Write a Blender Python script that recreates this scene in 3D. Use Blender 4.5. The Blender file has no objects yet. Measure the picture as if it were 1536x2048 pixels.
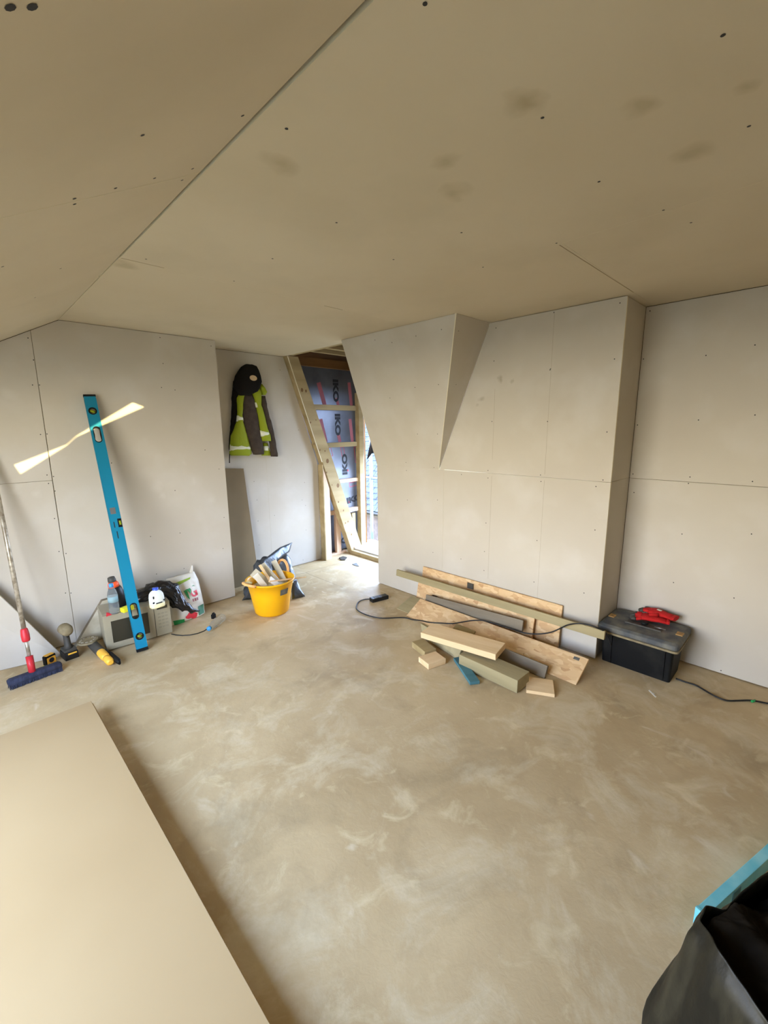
import bpy, bmesh, math, random
from mathutils import Vector, Matrix, noise
random.seed(7)
V = Vector
D = bpy.data
SC = bpy.context.scene
COL = SC.collection

# ---------------------------------------------------------------- camera
F_PX, YAW, PITCH, ROLL, EYE = 870.6, 0.77413, -0.19282, -0.010314, V((0, 0, 1.5))
fw = V((math.sin(YAW)*math.cos(PITCH), math.cos(YAW)*math.cos(PITCH), math.sin(PITCH)))
r0 = V((math.cos(YAW), -math.sin(YAW), 0)); u0 = r0.cross(fw)
rt = r0*math.cos(ROLL) + u0*math.sin(ROLL); up = -r0*math.sin(ROLL) + u0*math.cos(ROLL)
cam_d = D.cameras.new('camera'); cam = D.objects.new('camera', cam_d); COL.objects.link(cam)
cam_d.sensor_fit = 'VERTICAL'; cam_d.sensor_height = 36.0; cam_d.lens = F_PX*36.0/2048
cam_d.clip_start = 0.02; cam_d.clip_end = 300
cam.matrix_world = Matrix(((rt.x, up.x, -fw.x, EYE.x), (rt.y, up.y, -fw.y, EYE.y), (rt.z, up.z, -fw.z, EYE.z), (0, 0, 0, 1)))
SC.camera = cam

# ---------------------------------------------------------------- world, sun, exposure
SUN_DIR = V((0.15, 1.0, -0.03)).normalized()          # the way the light travels
w = D.worlds.new('world'); SC.world = w; w.use_nodes = True
nt = w.node_tree; nt.nodes.clear()
out = nt.nodes.new('ShaderNodeOutputWorld'); bg = nt.nodes.new('ShaderNodeBackground')
# hazy evening sky: pale warm glow towards the low sun (-x), cool blue on the far side, brighter at the horizon
tc = nt.nodes.new('ShaderNodeTexCoord'); sx = nt.nodes.new('ShaderNodeSeparateXYZ'); nt.links.new(tc.outputs['Generated'], sx.inputs[0])
def sky_ramp(sock, lo, hi, pts):
    mr = nt.nodes.new('ShaderNodeMapRange'); mr.inputs[1].default_value = lo; mr.inputs[2].default_value = hi; nt.links.new(sock, mr.inputs[0])
    r = nt.nodes.new('ShaderNodeValToRGB'); e = r.color_ramp.elements
    e[0].position, e[0].color = pts[0][0], pts[0][1]+(1,); e[1].position, e[1].color = pts[-1][0], pts[-1][1]+(1,)
    for p, c in pts[1:-1]: e.new(p).color = c+(1,)
    nt.links.new(mr.outputs[0], r.inputs[0]); return r.outputs[0]
west = sky_ramp(sx.outputs[0], -1, 1, [(0, (1, 1, 1)), (.40, (.9, .9, .9)), (.62, (0, 0, 0)), (1, (0, 0, 0))])
band = sky_ramp(sx.outputs[2], -.1, 1, [(0, (1, 1, 1)), (.17, (1, 1, 1)), (.26, (.30, .30, .30)), (.45, (.08, .08, .08)), (1, (0, 0, 0))])
blue = sky_ramp(sx.outputs[2], -.1, 1, [(0, (.78, 1.02, 1.50)), (.15, (.78, 1.02, 1.50)), (.5, (.62, .86, 1.34)), (1, (.42, .60, .98))])
mu = nt.nodes.new('ShaderNodeMix'); mu.data_type = 'RGBA'; mu.blend_type = 'MULTIPLY'; mu.inputs[0].default_value = 1
nt.links.new(west, mu.inputs[6]); nt.links.new(band, mu.inputs[7])
east = sky_ramp(sx.outputs[0], -1, 1, [(0, (.38, .38, .38)), (.5, (.38, .38, .38)), (.72, (.52, .52, .52)), (1, (.52, .52, .52))])
mb = nt.nodes.new('ShaderNodeMix'); mb.data_type = 'RGBA'; mb.blend_type = 'MULTIPLY'; mb.inputs[0].default_value = 1
nt.links.new(east, mb.inputs[6]); nt.links.new(blue, mb.inputs[7]); blue = mb.outputs[2]
gl = nt.nodes.new('ShaderNodeMix'); gl.data_type = 'RGBA'; nt.links.new(mu.outputs[2], gl.inputs[0]); nt.links.new(blue, gl.inputs[6]); gl.inputs[7].default_value = (.49, .465, .395, 1)
mu = gl
bg.inputs['Strength'].default_value = 26.0
nt.links.new(mu.outputs[2], bg.inputs[0]); nt.links.new(bg.outputs[0], out.inputs[0])
sd = D.lights.new('sun', 'SUN'); sun = D.objects.new('sun', sd); COL.objects.link(sun)
sd.energy = 7; sd.angle = math.radians(0.18); sd.color = (1.0, 0.84, 0.42)
sun.rotation_euler = SUN_DIR.to_track_quat('-Z', 'Y').to_euler()

def portal(name, loc, direction, sx, sy):
    a = D.lights.new(name, 'AREA'); a.shape = 'RECTANGLE'; a.size = sx; a.size_y = sy
    o = D.objects.new(name, a); COL.objects.link(o); o.location = loc
    o.rotation_euler = V(direction).to_track_quat('-Z', 'Z').to_euler()
    a.cycles.is_portal = True
    return o
portal('window_portal', (-0.93, 1.48, 1.05), (1, 0, 0), 2.2, 1.66)
portal('dormer_portal', (3.66, 3.45, 1.0), (-1, 0, 0), 1.2, 2.3)
SC.view_settings.view_transform = 'Standard'; SC.view_settings.look = 'None'
SC.view_settings.gamma = 1.0; SC.view_settings.use_curve_mapping = False
SC.view_settings.exposure = 0.88
SC.cycles.max_bounces = 12; SC.cycles.diffuse_bounces = 8
SC.cycles.sample_clamp_indirect = 8

# ---------------------------------------------------------------- geometry helpers
def ray(u, v): return (fw*F_PX + rt*(u-768) + up*(1024-v))
def P(u, v, ax, val):
    d = ray(u, v); t = (val-EYE[ax])/d[ax]; return EYE + d*t
def PP(u, v, p0, n):
    d = ray(u, v); t = (p0-EYE).dot(n)/d.dot(n); return EYE + d*t

def tag(o, label=None, cat=None, group=None, kind=None):
    if label: o['label'] = label
    if cat: o['category'] = cat
    if group: o['group'] = group
    if kind: o['kind'] = kind
    return o

def empty(name, loc=(0, 0, 0), **k):
    o = D.objects.new(name, None); COL.objects.link(o); o.location = V(loc); o.empty_display_size = 0.05
    return tag(o, **k)

def gmat(o):
    m = o.matrix_basis.copy()
    if o.parent: m = gmat(o.parent) @ o.matrix_parent_inverse @ m
    return m

class MB:
    def __init__(s): s.bm = bmesh.new()
    def poly(s, pts, mi=0):
        f = s.bm.faces.new([s.bm.verts.new(V(p)) for p in pts]); f.material_index = mi; return f
    def box(s, c, size, M=None, mi=0, bev=0.0):
        M = M or Matrix()
        t = bmesh.new(); bmesh.ops.create_cube(t, size=1)
        for v in t.verts: v.co = V((v.co.x*size[0], v.co.y*size[1], v.co.z*size[2]))
        if bev: bmesh.ops.bevel(t, geom=t.edges[:], offset=bev, segments=2, affect='EDGES', profile=0.7)
        s.merge(t, M @ Matrix.Translation(V(c)), mi); return s
    def merge(s, t, M=Matrix(), mi=0):
        d = {}
        for v in t.verts: d[v] = s.bm.verts.new(M @ v.co)
        for f in t.faces:
            try:
                g = s.bm.faces.new([d[v] for v in f.verts]); g.material_index = mi or f.material_index; g.smooth = f.smooth
            except ValueError: pass
        t.free()
    def prism(s, pts, off, mi=0, side=None):
        pts = [V(p) for p in pts]; off = V(off); n = len(pts)
        a = [s.bm.verts.new(p) for p in pts]; b = [s.bm.verts.new(p+off) for p in pts]
        s.bm.faces.new(a).material_index = mi; s.bm.faces.new(b[::-1]).material_index = mi
        for i in range(n):
            f = s.bm.faces.new([a[i], b[i], b[(i+1) % n], a[(i+1) % n]]); f.material_index = mi if side is None else side
        return s
    def tube(s, pts, r, n=8, mi=0, caps=True, smooth=True):
        pts = [V(p) for p in pts]; m = len(pts)
        rr = r if isinstance(r, (list, tuple)) else [r]*m
        rings = []; up_ = None
        for i, p in enumerate(pts):
            t = (pts[min(i+1, m-1)]-pts[max(i-1, 0)]).normalized()
            if up_ is None: up_ = t.orthogonal().normalized()
            up_ = (up_-t*up_.dot(t)); up_ = up_.normalized() if up_.length > 1e-6 else t.orthogonal().normalized()
            b = t.cross(up_)
            rings.append([s.bm.verts.new(p+(up_*math.cos(2*math.pi*k/n)+b*math.sin(2*math.pi*k/n))*rr[i]) for k in range(n)])
        s.skin(rings, mi, caps, smooth); return s
    def skin(s, rings, mi=0, caps=True, smooth=True):
        n = len(rings[0])
        for a, b in zip(rings, rings[1:]):
            for k in range(n):
                f = s.bm.faces.new([a[k], a[(k+1) % n], b[(k+1) % n], b[k]]); f.smooth = smooth; f.material_index = mi
        if caps:
            for q in (rings[0][::-1], rings[-1]):
                f = s.bm.faces.new(q); f.material_index = mi
    def lathe(s, prof, M=None, n=20, mi=0, caps=True):
        M = M or Matrix()
        rings = [[s.bm.verts.new(M @ V((r*math.cos(2*math.pi*k/n), r*math.sin(2*math.pi*k/n), z))) for k in range(n)] for r, z in prof]
        s.skin(rings, mi, caps); return s
    def loft(s, secs, n=24, M=None, mi=0, power=1.0, caps=True):
        """secs: (centre, half-width vector, half-depth vector)"""
        M = M or Matrix(); rings = []
        for c, a, b in secs:
            ring = []
            for k in range(n):
                t = 2*math.pi*k/n; ct, st = math.cos(t), math.sin(t)
                ct = math.copysign(abs(ct)**power, ct); st = math.copysign(abs(st)**power, st)
                ring.append(s.bm.verts.new(M @ (V(c)+V(a)*ct+V(b)*st)))
            rings.append(ring)
        s.skin(rings, mi, caps); return s
    def wrinkle(s, amp, scale, seed=0.0, z0=None):
        s.bm.normal_update()
        for v in s.bm.verts:
            q = V((v.co.x*scale, v.co.y*scale, v.co.z*scale))+V((seed, seed*1.7, -seed))
            d = (1-abs(noise.noise(q)*2))*amp*0.6 + noise.noise(q*2.7)*amp*0.5
            v.co += v.normal*(d-amp*0.3)
            if z0 is not None and v.co.z < z0: v.co.z = z0
        return s
    def subdiv(s, n=1):
        bmesh.ops.subdivide_edges(s.bm, edges=s.bm.edges[:], cuts=n, use_grid_fill=True); return s
    def build(s, name, mats, parent=None, M=None, smooth=None, bevel=0.0, sub=0, **k):
        bm = s.bm
        bmesh.ops.recalc_face_normals(bm, faces=bm.faces[:])
        if bevel: bmesh.ops.bevel(bm, geom=[e for e in bm.edges if len(e.link_faces) == 2 and e.calc_face_angle(0) > 0.5], offset=bevel, segments=1, affect='EDGES')
        if smooth is not None:
            for f in bm.faces: f.smooth = smooth
        me = D.meshes.new(name); bm.to_mesh(me); bm.free()
        for m in (mats if isinstance(mats, (list, tuple)) else [mats]): me.materials.append(m)
        o = D.objects.new(name, me); COL.objects.link(o)
        if M: o.matrix_basis = M
        if parent:
            o.parent = parent; o.matrix_parent_inverse = gmat(parent).inverted()
        if sub:
            md = o.modifiers.new('sub', 'SUBSURF'); md.levels = sub; md.render_levels = sub
        return tag(o, **k)

def frame(o, x, y, z=None):
    x = V(x).normalized(); z = z or x.cross(V(y)); z = V(z).normalized(); y = z.cross(x).normalized()
    return Matrix(((x.x, y.x, z.x, o[0]), (x.y, y.y, z.y, o[1]), (x.z, y.z, z.z, o[2]), (0, 0, 0, 1)))

def board(name, A, B, C, t, mat, parent=None, bev=0.0015, skew=(0, 0), **k):
    """A face corner, B along the length, C across; the thickness runs away from the camera side"""
    A, B, C = V(A), V(B), V(C); x = (B-A); L = x.length; x.normalize()
    y = (C-A); y -= x*y.dot(x); W = y.length; y.normalize(); z = x.cross(y)
    ctr = A+x*L/2+y*W/2
    if z.dot(EYE-ctr) < 0: z = -z; 
    M = Matrix(((x.x, y.x, z.x, A.x), (x.y, y.y, z.y, A.y), (x.z, y.z, z.z, A.z), (0, 0, 0, 1)))
    m = MB(); m.prism([(0, 0, 0), (L, 0, 0), (L+skew[1], W, 0), (skew[0], W, 0)], (0, 0, -t))
    return m.build(name, mat, parent, M, bevel=bev, **k)

def text(name, body, size, M, mat, parent, ext=0.0006, shear=0.0, bold=0.0):
    c = D.curves.new(name, 'FONT'); c.body = body; c.size = size; c.extrude = ext; c.shear = shear
    c.align_x = 'CENTER'; c.align_y = 'CENTER'; c.offset = bold
    o = D.objects.new('t', c); COL.objects.link(o)
    me = D.meshes.new_from_object(o.evaluated_get(bpy.context.evaluated_depsgraph_get())); me.name = name
    D.objects.remove(o)
    me.materials.clear(); me.materials.append(mat)
    q = D.objects.new(name, me); COL.objects.link(q); q.matrix_basis = M
    q.parent = parent; q.matrix_parent_inverse = gmat(parent).inverted()
    return q

# ---------------------------------------------------------------- materials
def s2l(c): return tuple(((x/255)/12.92 if x/255 <= 0.04045 else ((x/255+0.055)/1.055)**2.4) for x in c)+(1,)
def mat(name, col, rough=0.6, metal=0.0, spec=0.5, alpha=1.0, trans=0.0, col2=None, scale=5.0, stretch=(1, 1, 1), detail=4, lo=0.35, hi=0.65,
        bump=0.0, bscale=40.0, col3=None, scale3=1.0, amt3=0.5, dist=0.0, ior=1.45):
    m = D.materials.new(name); m.use_nodes = True; nt = m.node_tree; b = nt.nodes['Principled BSDF']
    b.inputs['Roughness'].default_value = rough; b.inputs['Metallic'].default_value = metal
    b.inputs['Specular IOR Level'].default_value = spec; b.inputs['Base Color'].default_value = s2l(col)
    b.inputs['Alpha'].default_value = alpha; b.inputs['Transmission Weight'].default_value = trans; b.inputs['IOR'].default_value = ior
    L = nt.links.new; N = nt.nodes.new
    tc = N('ShaderNodeTexCoord'); mp = N('ShaderNodeMapping'); mp.inputs['Scale'].default_value = stretch; L(tc.outputs['Object'], mp.inputs[0])
    last = None
    if col2:
        n = N('ShaderNodeTexNoise'); n.inputs['Scale'].default_value = scale; n.inputs['Detail'].default_value = detail
        n.inputs['Distortion'].default_value = dist; L(mp.outputs[0], n.inputs['Vector'])
        r = N('ShaderNodeValToRGB'); r.color_ramp.elements[0].position = lo; r.color_ramp.elements[1].position = hi
        r.color_ramp.elements[0].color = s2l(col); r.color_ramp.elements[1].color = s2l(col2)
        L(n.outputs[0], r.inputs[0]); last = r.outputs[0]
        if col3:
            n3 = N('ShaderNodeTexNoise'); n3.inputs['Scale'].default_value = scale3; n3.inputs['Detail'].default_value = 6; n3.inputs['Distortion'].default_value = dist*0.7
            L(mp.outputs[0], n3.inputs['Vector'])
            r3 = N('ShaderNodeValToRGB'); r3.color_ramp.elements[0].position = 0.5; r3.color_ramp.elements[1].position = 0.72
            r3.color_ramp.elements[0].color = (0, 0, 0, 1); r3.color_ramp.elements[1].color = (amt3, amt3, amt3, 1)
            L(n3.outputs[0], r3.inputs[0])
            mx = N('ShaderNodeMix'); mx.data_type = 'RGBA'; L(r3.outputs[0], mx.inputs[0]); L(last, mx.inputs[6]); mx.inputs[7].default_value = s2l(col3)
            last = mx.outputs[2]
        L(last, b.inputs['Base Color'])
    if bump:
        nb = N('ShaderNodeTexNoise'); nb.inputs['Scale'].default_value = bscale; nb.inputs['Detail'].default_value = 5; L(mp.outputs[0], nb.inputs['Vector'])
        bp = N('ShaderNodeBump'); bp.inputs['Strength'].default_value = bump; bp.inputs['Distance'].default_value = 0.01
        L(nb.outputs[0], bp.inputs['Height']); L(bp.outputs[0], b.inputs['Normal'])
    return m

M = {}
M['pb'] = mat('plasterboard_paper', (190, 181, 165), 0.85, spec=0.15, col2=(197, 189, 173), scale=1.6, detail=5, lo=0.3, hi=0.7, col3=(204, 198, 188), scale3=3.2, amt3=0.5)
M['pbc'] = mat('ceiling_board_paper', (196, 182, 155), 0.85, spec=0.15, col2=(203, 190, 164), scale=1.3, detail=5, lo=0.3, hi=0.7, col3=(168, 156, 132), scale3=1.9, amt3=0.25)
M['pbs'] = mat('floor_sheet_paper', (162, 135, 95), 0.8, spec=0.2, col2=(170, 144, 104), scale=1.2, detail=3, lo=0.3, hi=0.7)
M['gyp'] = mat('gypsum_edge', (226, 216, 188), 0.9, spec=0.1)
M['back'] = mat('dark_backing', (92, 78, 58), 0.9, spec=0.1)
M['screw'] = mat('screw_black', (34, 30, 26), 0.6)
M['stain'] = mat('brown_smudge', (150, 134, 108), 0.9, spec=0.1)
M['tim'] = mat('pale_timber', (214, 178, 128), 0.7, spec=0.2, col2=(232, 204, 160), scale=14, stretch=(0.12, 1, 1), detail=5, lo=0.3, hi=0.7, bump=0.15, bscale=60)
M['pink'] = mat('planed_timber', (206, 172, 140), 0.7, spec=0.2, col2=(218, 188, 160), scale=14, stretch=(1, 1, 0.12), detail=5, lo=0.3, hi=0.7)
M['tan'] = mat('treated_timber', (150, 128, 84), 0.75, spec=0.2, col2=(176, 154, 108), scale=12, stretch=(0.1, 1, 1), detail=6, lo=0.3, hi=0.7, bump=0.2, bscale=50)
M['tanv'] = mat('treated_rafter', (150, 130, 92), 0.75, spec=0.2, col2=(180, 160, 120), scale=10, stretch=(0.1, 1, 1), detail=6, lo=0.3, hi=0.7, bump=0.15, bscale=50)
M['green'] = mat('green_tanalised', (142, 128, 92), 0.75, spec=0.2, col2=(172, 156, 116), scale=9, stretch=(0.12, 1, 1), detail=6, lo=0.3, hi=0.7, bump=0.2)
M['gry'] = mat('weathered_board', (118, 106, 88), 0.85, spec=0.15, col2=(140, 128, 108), scale=12, stretch=(0.15, 1, 1), detail=6, lo=0.3, hi=0.7, bump=0.2)
M['brn'] = mat('brown_plywood', (92, 62, 30), 0.8, spec=0.2, col2=(112, 78, 42), scale=8, stretch=(0.2, 1, 1))
M['teal'] = mat('teal_painted_wood', (66, 104, 108), 0.8, spec=0.2, col2=(86, 126, 128), scale=10, stretch=(0.2, 1, 1))
M['knot'] = mat('knot', (118, 88, 54), 0.8)
M['blue'] = mat('blue_enamel', (0, 120, 150), 0.38, spec=0.5)
M['blued'] = mat('dusty_turquoise', (84, 176, 188), 0.7, col2=(140, 200, 200), scale=9, detail=6, lo=0.35, hi=0.7)
M['blk'] = mat('black_plastic', (22, 21, 20), 0.5)
M['blkd'] = mat('dusty_black_plastic', (9, 9, 9), 0.6, spec=0.25, col2=(34, 33, 29), scale=9, detail=8, lo=0.48, hi=0.85)
M['gryd'] = mat('dusty_grey_plastic', (74, 76, 77), 0.65, col2=(124, 119, 104), scale=14, detail=7, lo=0.4, hi=0.75)
M['dgry'] = mat('dark_grey_plastic', (66, 62, 54), 0.6)
M['film'] = mat('black_bag_film', (26, 24, 24), 0.22, spec=0.6, bump=0.6, bscale=30)
M['rub'] = mat('rubble_sack_film', (64, 66, 68), 0.3, spec=0.6, bump=0.5, bscale=22)
M['sack'] = mat('grey_sack_film', (27, 25, 18), 0.45, spec=0.22, col2=(15, 13, 8), scale=6, stretch=(1, 1, 0.3), detail=6, lo=0.35, hi=0.7, col3=(74, 69, 52), scale3=14, amt3=.5, bump=0.6, bscale=16)
M['dirt'] = mat('dark_rubbish', (14, 11, 7), 0.85, spec=0.1, col2=(34, 27, 17), scale=9, detail=6, bump=0.8, bscale=18)
M['silver'] = mat('silver_paint', (158, 148, 122), 0.45, metal=0.0, spec=0.5, col2=(150, 140, 115), scale=8)
M['glassd'] = mat('dark_glass', (52, 48, 36), 0.25, spec=0.6)
M['white'] = mat('white_plastic', (232, 228, 214), 0.45)
M['whites'] = mat('white_sack', (226, 218, 198), 0.5, bump=0.35, bscale=18)
M['milk'] = mat('milk_plastic', (226, 228, 216), 0.4, spec=0.5)
M['cream'] = mat('milk_cream', (240, 228, 176), 0.4)
M['pet'] = mat('clear_bottle', (225, 232, 232), 0.08, trans=0.85, ior=1.12, alpha=0.6)
M['wrap'] = mat('faint_blue_wrap', (170, 205, 210), 0.3, alpha=.5)
M['keyp'] = mat('faint_keys', (140, 131, 108), 0.5)
M['latch'] = mat('dirty_yellow_latch', (196, 152, 84), 0.6, col2=(150, 116, 66), scale=40)
M['capb'] = mat('blue_cap', (64, 150, 206), 0.4)
M['capn'] = mat('royal_blue_cap', (60, 88, 190), 0.4)
M['red'] = mat('red_plastic', (196, 40, 48), 0.45)
M['redg'] = mat('red_knit', (188, 22, 20), 0.85, bump=0.4, bscale=200)
M['orange'] = mat('orange_plastic', (240, 90, 40), 0.5)
M['ropeo'] = mat('orange_rope', (236, 176, 108), 0.7)
M['yel'] = mat('yellow_plastic', (238, 178, 60), 0.5)
M['yelb'] = mat('bright_yellow', (232, 220, 40), 0.5)
M['tub'] = mat('yellow_tub', (240, 176, 10), 0.42, spec=0.4, col2=(234, 168, 14), scale=4)
M['lime'] = mat('hi_vis_lime', (140, 152, 8), 0.75, bump=0.2, bscale=60)
M['refl'] = mat('reflective_tape', (222, 222, 196), 0.35, spec=0.6)
M['coat'] = mat('brown_grey_fleece', (76, 66, 58), 0.95, spec=0.1, col2=(66, 57, 50), scale=20, bump=0.2, bscale=80)
M['hood'] = mat('black_fleece', (30, 27, 24), 0.95, spec=0.1, bump=0.2, bscale=60)
M['skin'] = mat('tan_lining', (200, 172, 130), 0.8)
M['bris'] = mat('navy_bristle', (36, 39, 56), 0.9, col2=(52, 55, 74), scale=60, stretch=(1, 1, 0.2))
M['alu'] = mat('scuffed_aluminium', (196, 186, 166), 0.35, metal=0.5, col2=(150, 138, 118), scale=30, detail=3, lo=0.45, hi=0.6)
M['steel'] = mat('steel', (150, 150, 152), 0.35, metal=0.9)
M['galv'] = mat('galvanised_pole', (84, 98, 122), 0.5, metal=0.2)
M['dust'] = mat('dusty_brown_plastic', (142, 128, 96), 0.8, col2=(120, 106, 78), scale=25)
M['foil'] = mat('foil_facing', (96, 96, 100), 0.38, metal=0.6, col2=(118, 119, 126), scale=3, bump=0.25, bscale=9)
M['ink'] = mat('black_ink', (28, 28, 34), 0.6)
M['inkr'] = mat('red_ink', (186, 60, 76), 0.6)
M['inkp'] = mat('pink_ink', (164, 92, 98), 0.6)
M['grn'] = mat('green_print', (34, 146, 72), 0.55)
M['grnl'] = mat('lime_print', (150, 180, 60), 0.55)
M['grnd'] = mat('dark_green_print', (70, 130, 100), 0.55)
M['redp'] = mat('red_print', (214, 50, 60), 0.55)
M['offc'] = mat('plaster_offcut', (208, 200, 176), 0.8, col2=(180, 168, 140), scale=9)
M['bpb'] = mat('brown_face_board', (128, 112, 86), 0.85, spec=0.1, col2=(136, 119, 92), scale=3)
M['tarp'] = mat('dark_tarp', (28, 34, 40), 0.6)
M['tile'] = mat('slate_tile', (58, 66, 80), 0.7, col2=(38, 44, 56), scale=6)
M['brick'] = mat('brick_outside', (92, 84, 82), 0.85, col2=(72, 66, 66), scale=5)
M['ground'] = mat('ground_outside', (112, 102, 78), 0.9, col2=(98, 92, 68), scale=0.3)
M['mdf'] = mat('painted_board', (190, 182, 170), 0.6)

def osb():
    m = D.materials.new('osb'); m.use_nodes = True; nt = m.node_tree; b = nt.nodes['Principled BSDF']; L = nt.links.new; N = nt.nodes.new
    b.inputs['Roughness'].default_value = 0.7; b.inputs['Specular IOR Level'].default_value = 0.2
    tc = N('ShaderNodeTexCoord'); ns = N('ShaderNodeTexNoise'); ns.inputs['Scale'].default_value = 9
    mx = N('ShaderNodeMix'); mx.data_type = 'VECTOR'; mx.inputs[0].default_value = 0.06
    L(tc.outputs['Object'], mx.inputs[4]); L(tc.outputs['Object'], ns.inputs['Vector']); L(ns.outputs['Color'], mx.inputs[5])
    mp = N('ShaderNodeMapping'); mp.inputs['Scale'].default_value = (22, 48, 30); mp.inputs['Rotation'].default_value = (0, 0, 0.5); L(mx.outputs[1], mp.inputs[0])
    vo = N('ShaderNodeTexVoronoi'); vo.inputs['Scale'].default_value = 1.0; L(mp.outputs[0], vo.inputs['Vector'])
    r = N('ShaderNodeValToRGB'); e = r.color_ramp.elements
    e[0].color = s2l((174, 132, 88)); e[1].color = s2l((226, 196, 150)); a = e.new(0.18); a.color = s2l((200, 160, 114)); c = e.new(0.6); c.color = s2l((214, 178, 130))
    L(vo.outputs['Color'], r.inputs[0]); L(r.outputs[0], b.inputs['Base Color'])
    return m
M['osb'] = osb()

def floor_mat():
    m = D.materials.new('dusty_floor'); m.use_nodes = True; nt = m.node_tree; b = nt.nodes['Principled BSDF']; L = nt.links.new; N = nt.nodes.new
    b.inputs['Specular IOR Level'].default_value = 0.35
    tc = N('ShaderNodeTexCoord')
    def nz(sc, det, dist, rough=0.6, st=(1, 1, 1)):
        mp = N('ShaderNodeMapping'); mp.inputs['Scale'].default_value = st; L(tc.outputs['Object'], mp.inputs[0])
        n = N('ShaderNodeTexNoise'); n.inputs['Scale'].default_value = sc; n.inputs['Detail'].default_value = det
        n.inputs['Distortion'].default_value = dist; n.inputs['Roughness'].default_value = rough; L(mp.outputs[0], n.inputs['Vector']); return n.outputs[0]
    def ramp(v, a, b_, c0, c1):
        r = N('ShaderNodeValToRGB'); r.color_ramp.elements[0].position = a; r.color_ramp.elements[1].position = b_
        r.color_ramp.elements[0].color = c0; r.color_ramp.elements[1].color = c1; L(v, r.inputs[0]); return r.outputs[0]
    def mix(f, a, c):
        x = N('ShaderNodeMix'); x.data_type = 'RGBA'; L(f, x.inputs[0]); L(a, x.inputs[6]); x.inputs[7].default_value = c; return x.outputs[2]
    base = ramp(nz(1.1, 9, 0.4, .62), 0.30, 0.70, s2l((170, 145, 104)), s2l((204, 180, 138)))
    K = lambda k: (k, k, k, 1)
    c = mix(ramp(nz(3.2, 9, 0.7, .68), 0.50, 0.70, K(0), K(0.68)), base, s2l((214, 198, 164)))
    c = mix(ramp(nz(2.3, 8, 0.5, .6), 0.53, 0.74, K(0), K(0.7)), c, s2l((144, 124, 90)))
    c = mix(ramp(nz(6.5, 8, 1.0, 0.6), 0.57, 0.71, K(0), K(0.65)), c, s2l((214, 194, 152)))
    c = mix(ramp(nz(3.6, 6, 2.2, 0.5, (1, 0.5, 1)), 0.66, 0.74, K(0), K(0.5)), c, s2l((220, 205, 174)))
    c = mix(ramp(nz(55, 3, 0.2), 0.72, 0.78, K(0), K(0.4)), c, s2l((214, 200, 172)))
    L(c, b.inputs['Base Color'])
    L(ramp(nz(3, 5, 1), 0.3, 0.7, K(0.5), K(0.8)), b.inputs['Roughness'])
    bp = N('ShaderNodeBump'); bp.inputs['Strength'].default_value = 0.12; bp.inputs['Distance'].default_value = 0.01
    L(nz(35, 6, 0.5), bp.inputs['Height']); L(bp.outputs[0], b.inputs['Normal'])
    return m
M['floor'] = floor_mat()
def smudge(m, pts, col, amt):
    '''soft-edged stains and scuffs at fixed places on the boards'''
    nt = m.node_tree; b = nt.nodes['Principled BSDF']; L = nt.links.new; N = nt.nodes.new
    src = b.inputs['Base Color'].links[0].from_socket; tc = N('ShaderNodeTexCoord')
    nz = N('ShaderNodeTexNoise'); nz.inputs['Scale'].default_value = 7; nz.inputs['Detail'].default_value = 4; L(tc.outputs['Object'], nz.inputs['Vector'])
    ad = N('ShaderNodeMix'); ad.data_type = 'VECTOR'; ad.inputs[0].default_value = .12; L(tc.outputs['Object'], ad.inputs[4]); L(nz.outputs['Color'], ad.inputs[5])
    for p, r in pts:
        d = N('ShaderNodeVectorMath'); d.operation = 'DISTANCE'; L(ad.outputs[1], d.inputs[0]); d.inputs[1].default_value = V(p)*.88+V((.06, .06, .06))
        mr = N('ShaderNodeMapRange'); mr.inputs[1].default_value = r; mr.inputs[2].default_value = r*.25; mr.inputs[3].default_value = 0; mr.inputs[4].default_value = amt; L(d.outputs['Value'], mr.inputs[0])
        mx = N('ShaderNodeMix'); mx.data_type = 'RGBA'; L(mr.outputs[0], mx.inputs[0]); L(src, mx.inputs[6]); mx.inputs[7].default_value = s2l(col); src = mx.outputs[2]
    L(src, b.inputs['Base Color'])
smudge(M['pbc'], [(P(u, v_, 2, 2.205), r) for u, v_, r in ((1030, 217, .045), (1062, 214, .04), (1275, 215, .045), (1395, 295, .05), (1480, 185, .03), (900, 320, .05), (555, 330, .05), (910, 385, .05), (250, 530, .05))], (146, 130, 98), .4)
smudge(M['pb'], [(P(u, v_, 1, 3.624), r) for u, v_, r in ((20, 790, .05), (75, 980, .03), (35, 975, .03), (310, 975, .05), (325, 990, .035), (420, 1000, .05), (390, 960, .03), (370, 930, .03))], (212, 206, 194), .3)
smudge(M['pb'], [(P(u, v_, 0, 2.79), r) for u, v_, r in ((960, 800, .03), (955, 812, .02), (1000, 758, .025), (1025, 757, .02))], (138, 122, 94), .5)

# ---------------------------------------------------------------- room numbers (metres)
XR, YC, XF, YL, ZC, YO, ZK, XT = 2.79, 0.908, 3.147, 3.624, 2.205, 2.939, 1.159, 2.402
YK, YT = 2.21, 1.78
XS, KS = 0.607, 0.545           # the fold line and slope of the left ceiling
YJ = 3.985                      # alcove wall
XJ = 1.643                      # end of the left wall
XW = -0.9                       # window wall
XD, ZD = 0.05, ZC-KS*(XS-0.05)  # the window bay cuts the slope here
YB = -1.6
YBAY = .30                      # near cheek of the window bay
PB = [M['pb'], M['gyp']]; PBC = [M['pbc'], M['gyp']]

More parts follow.
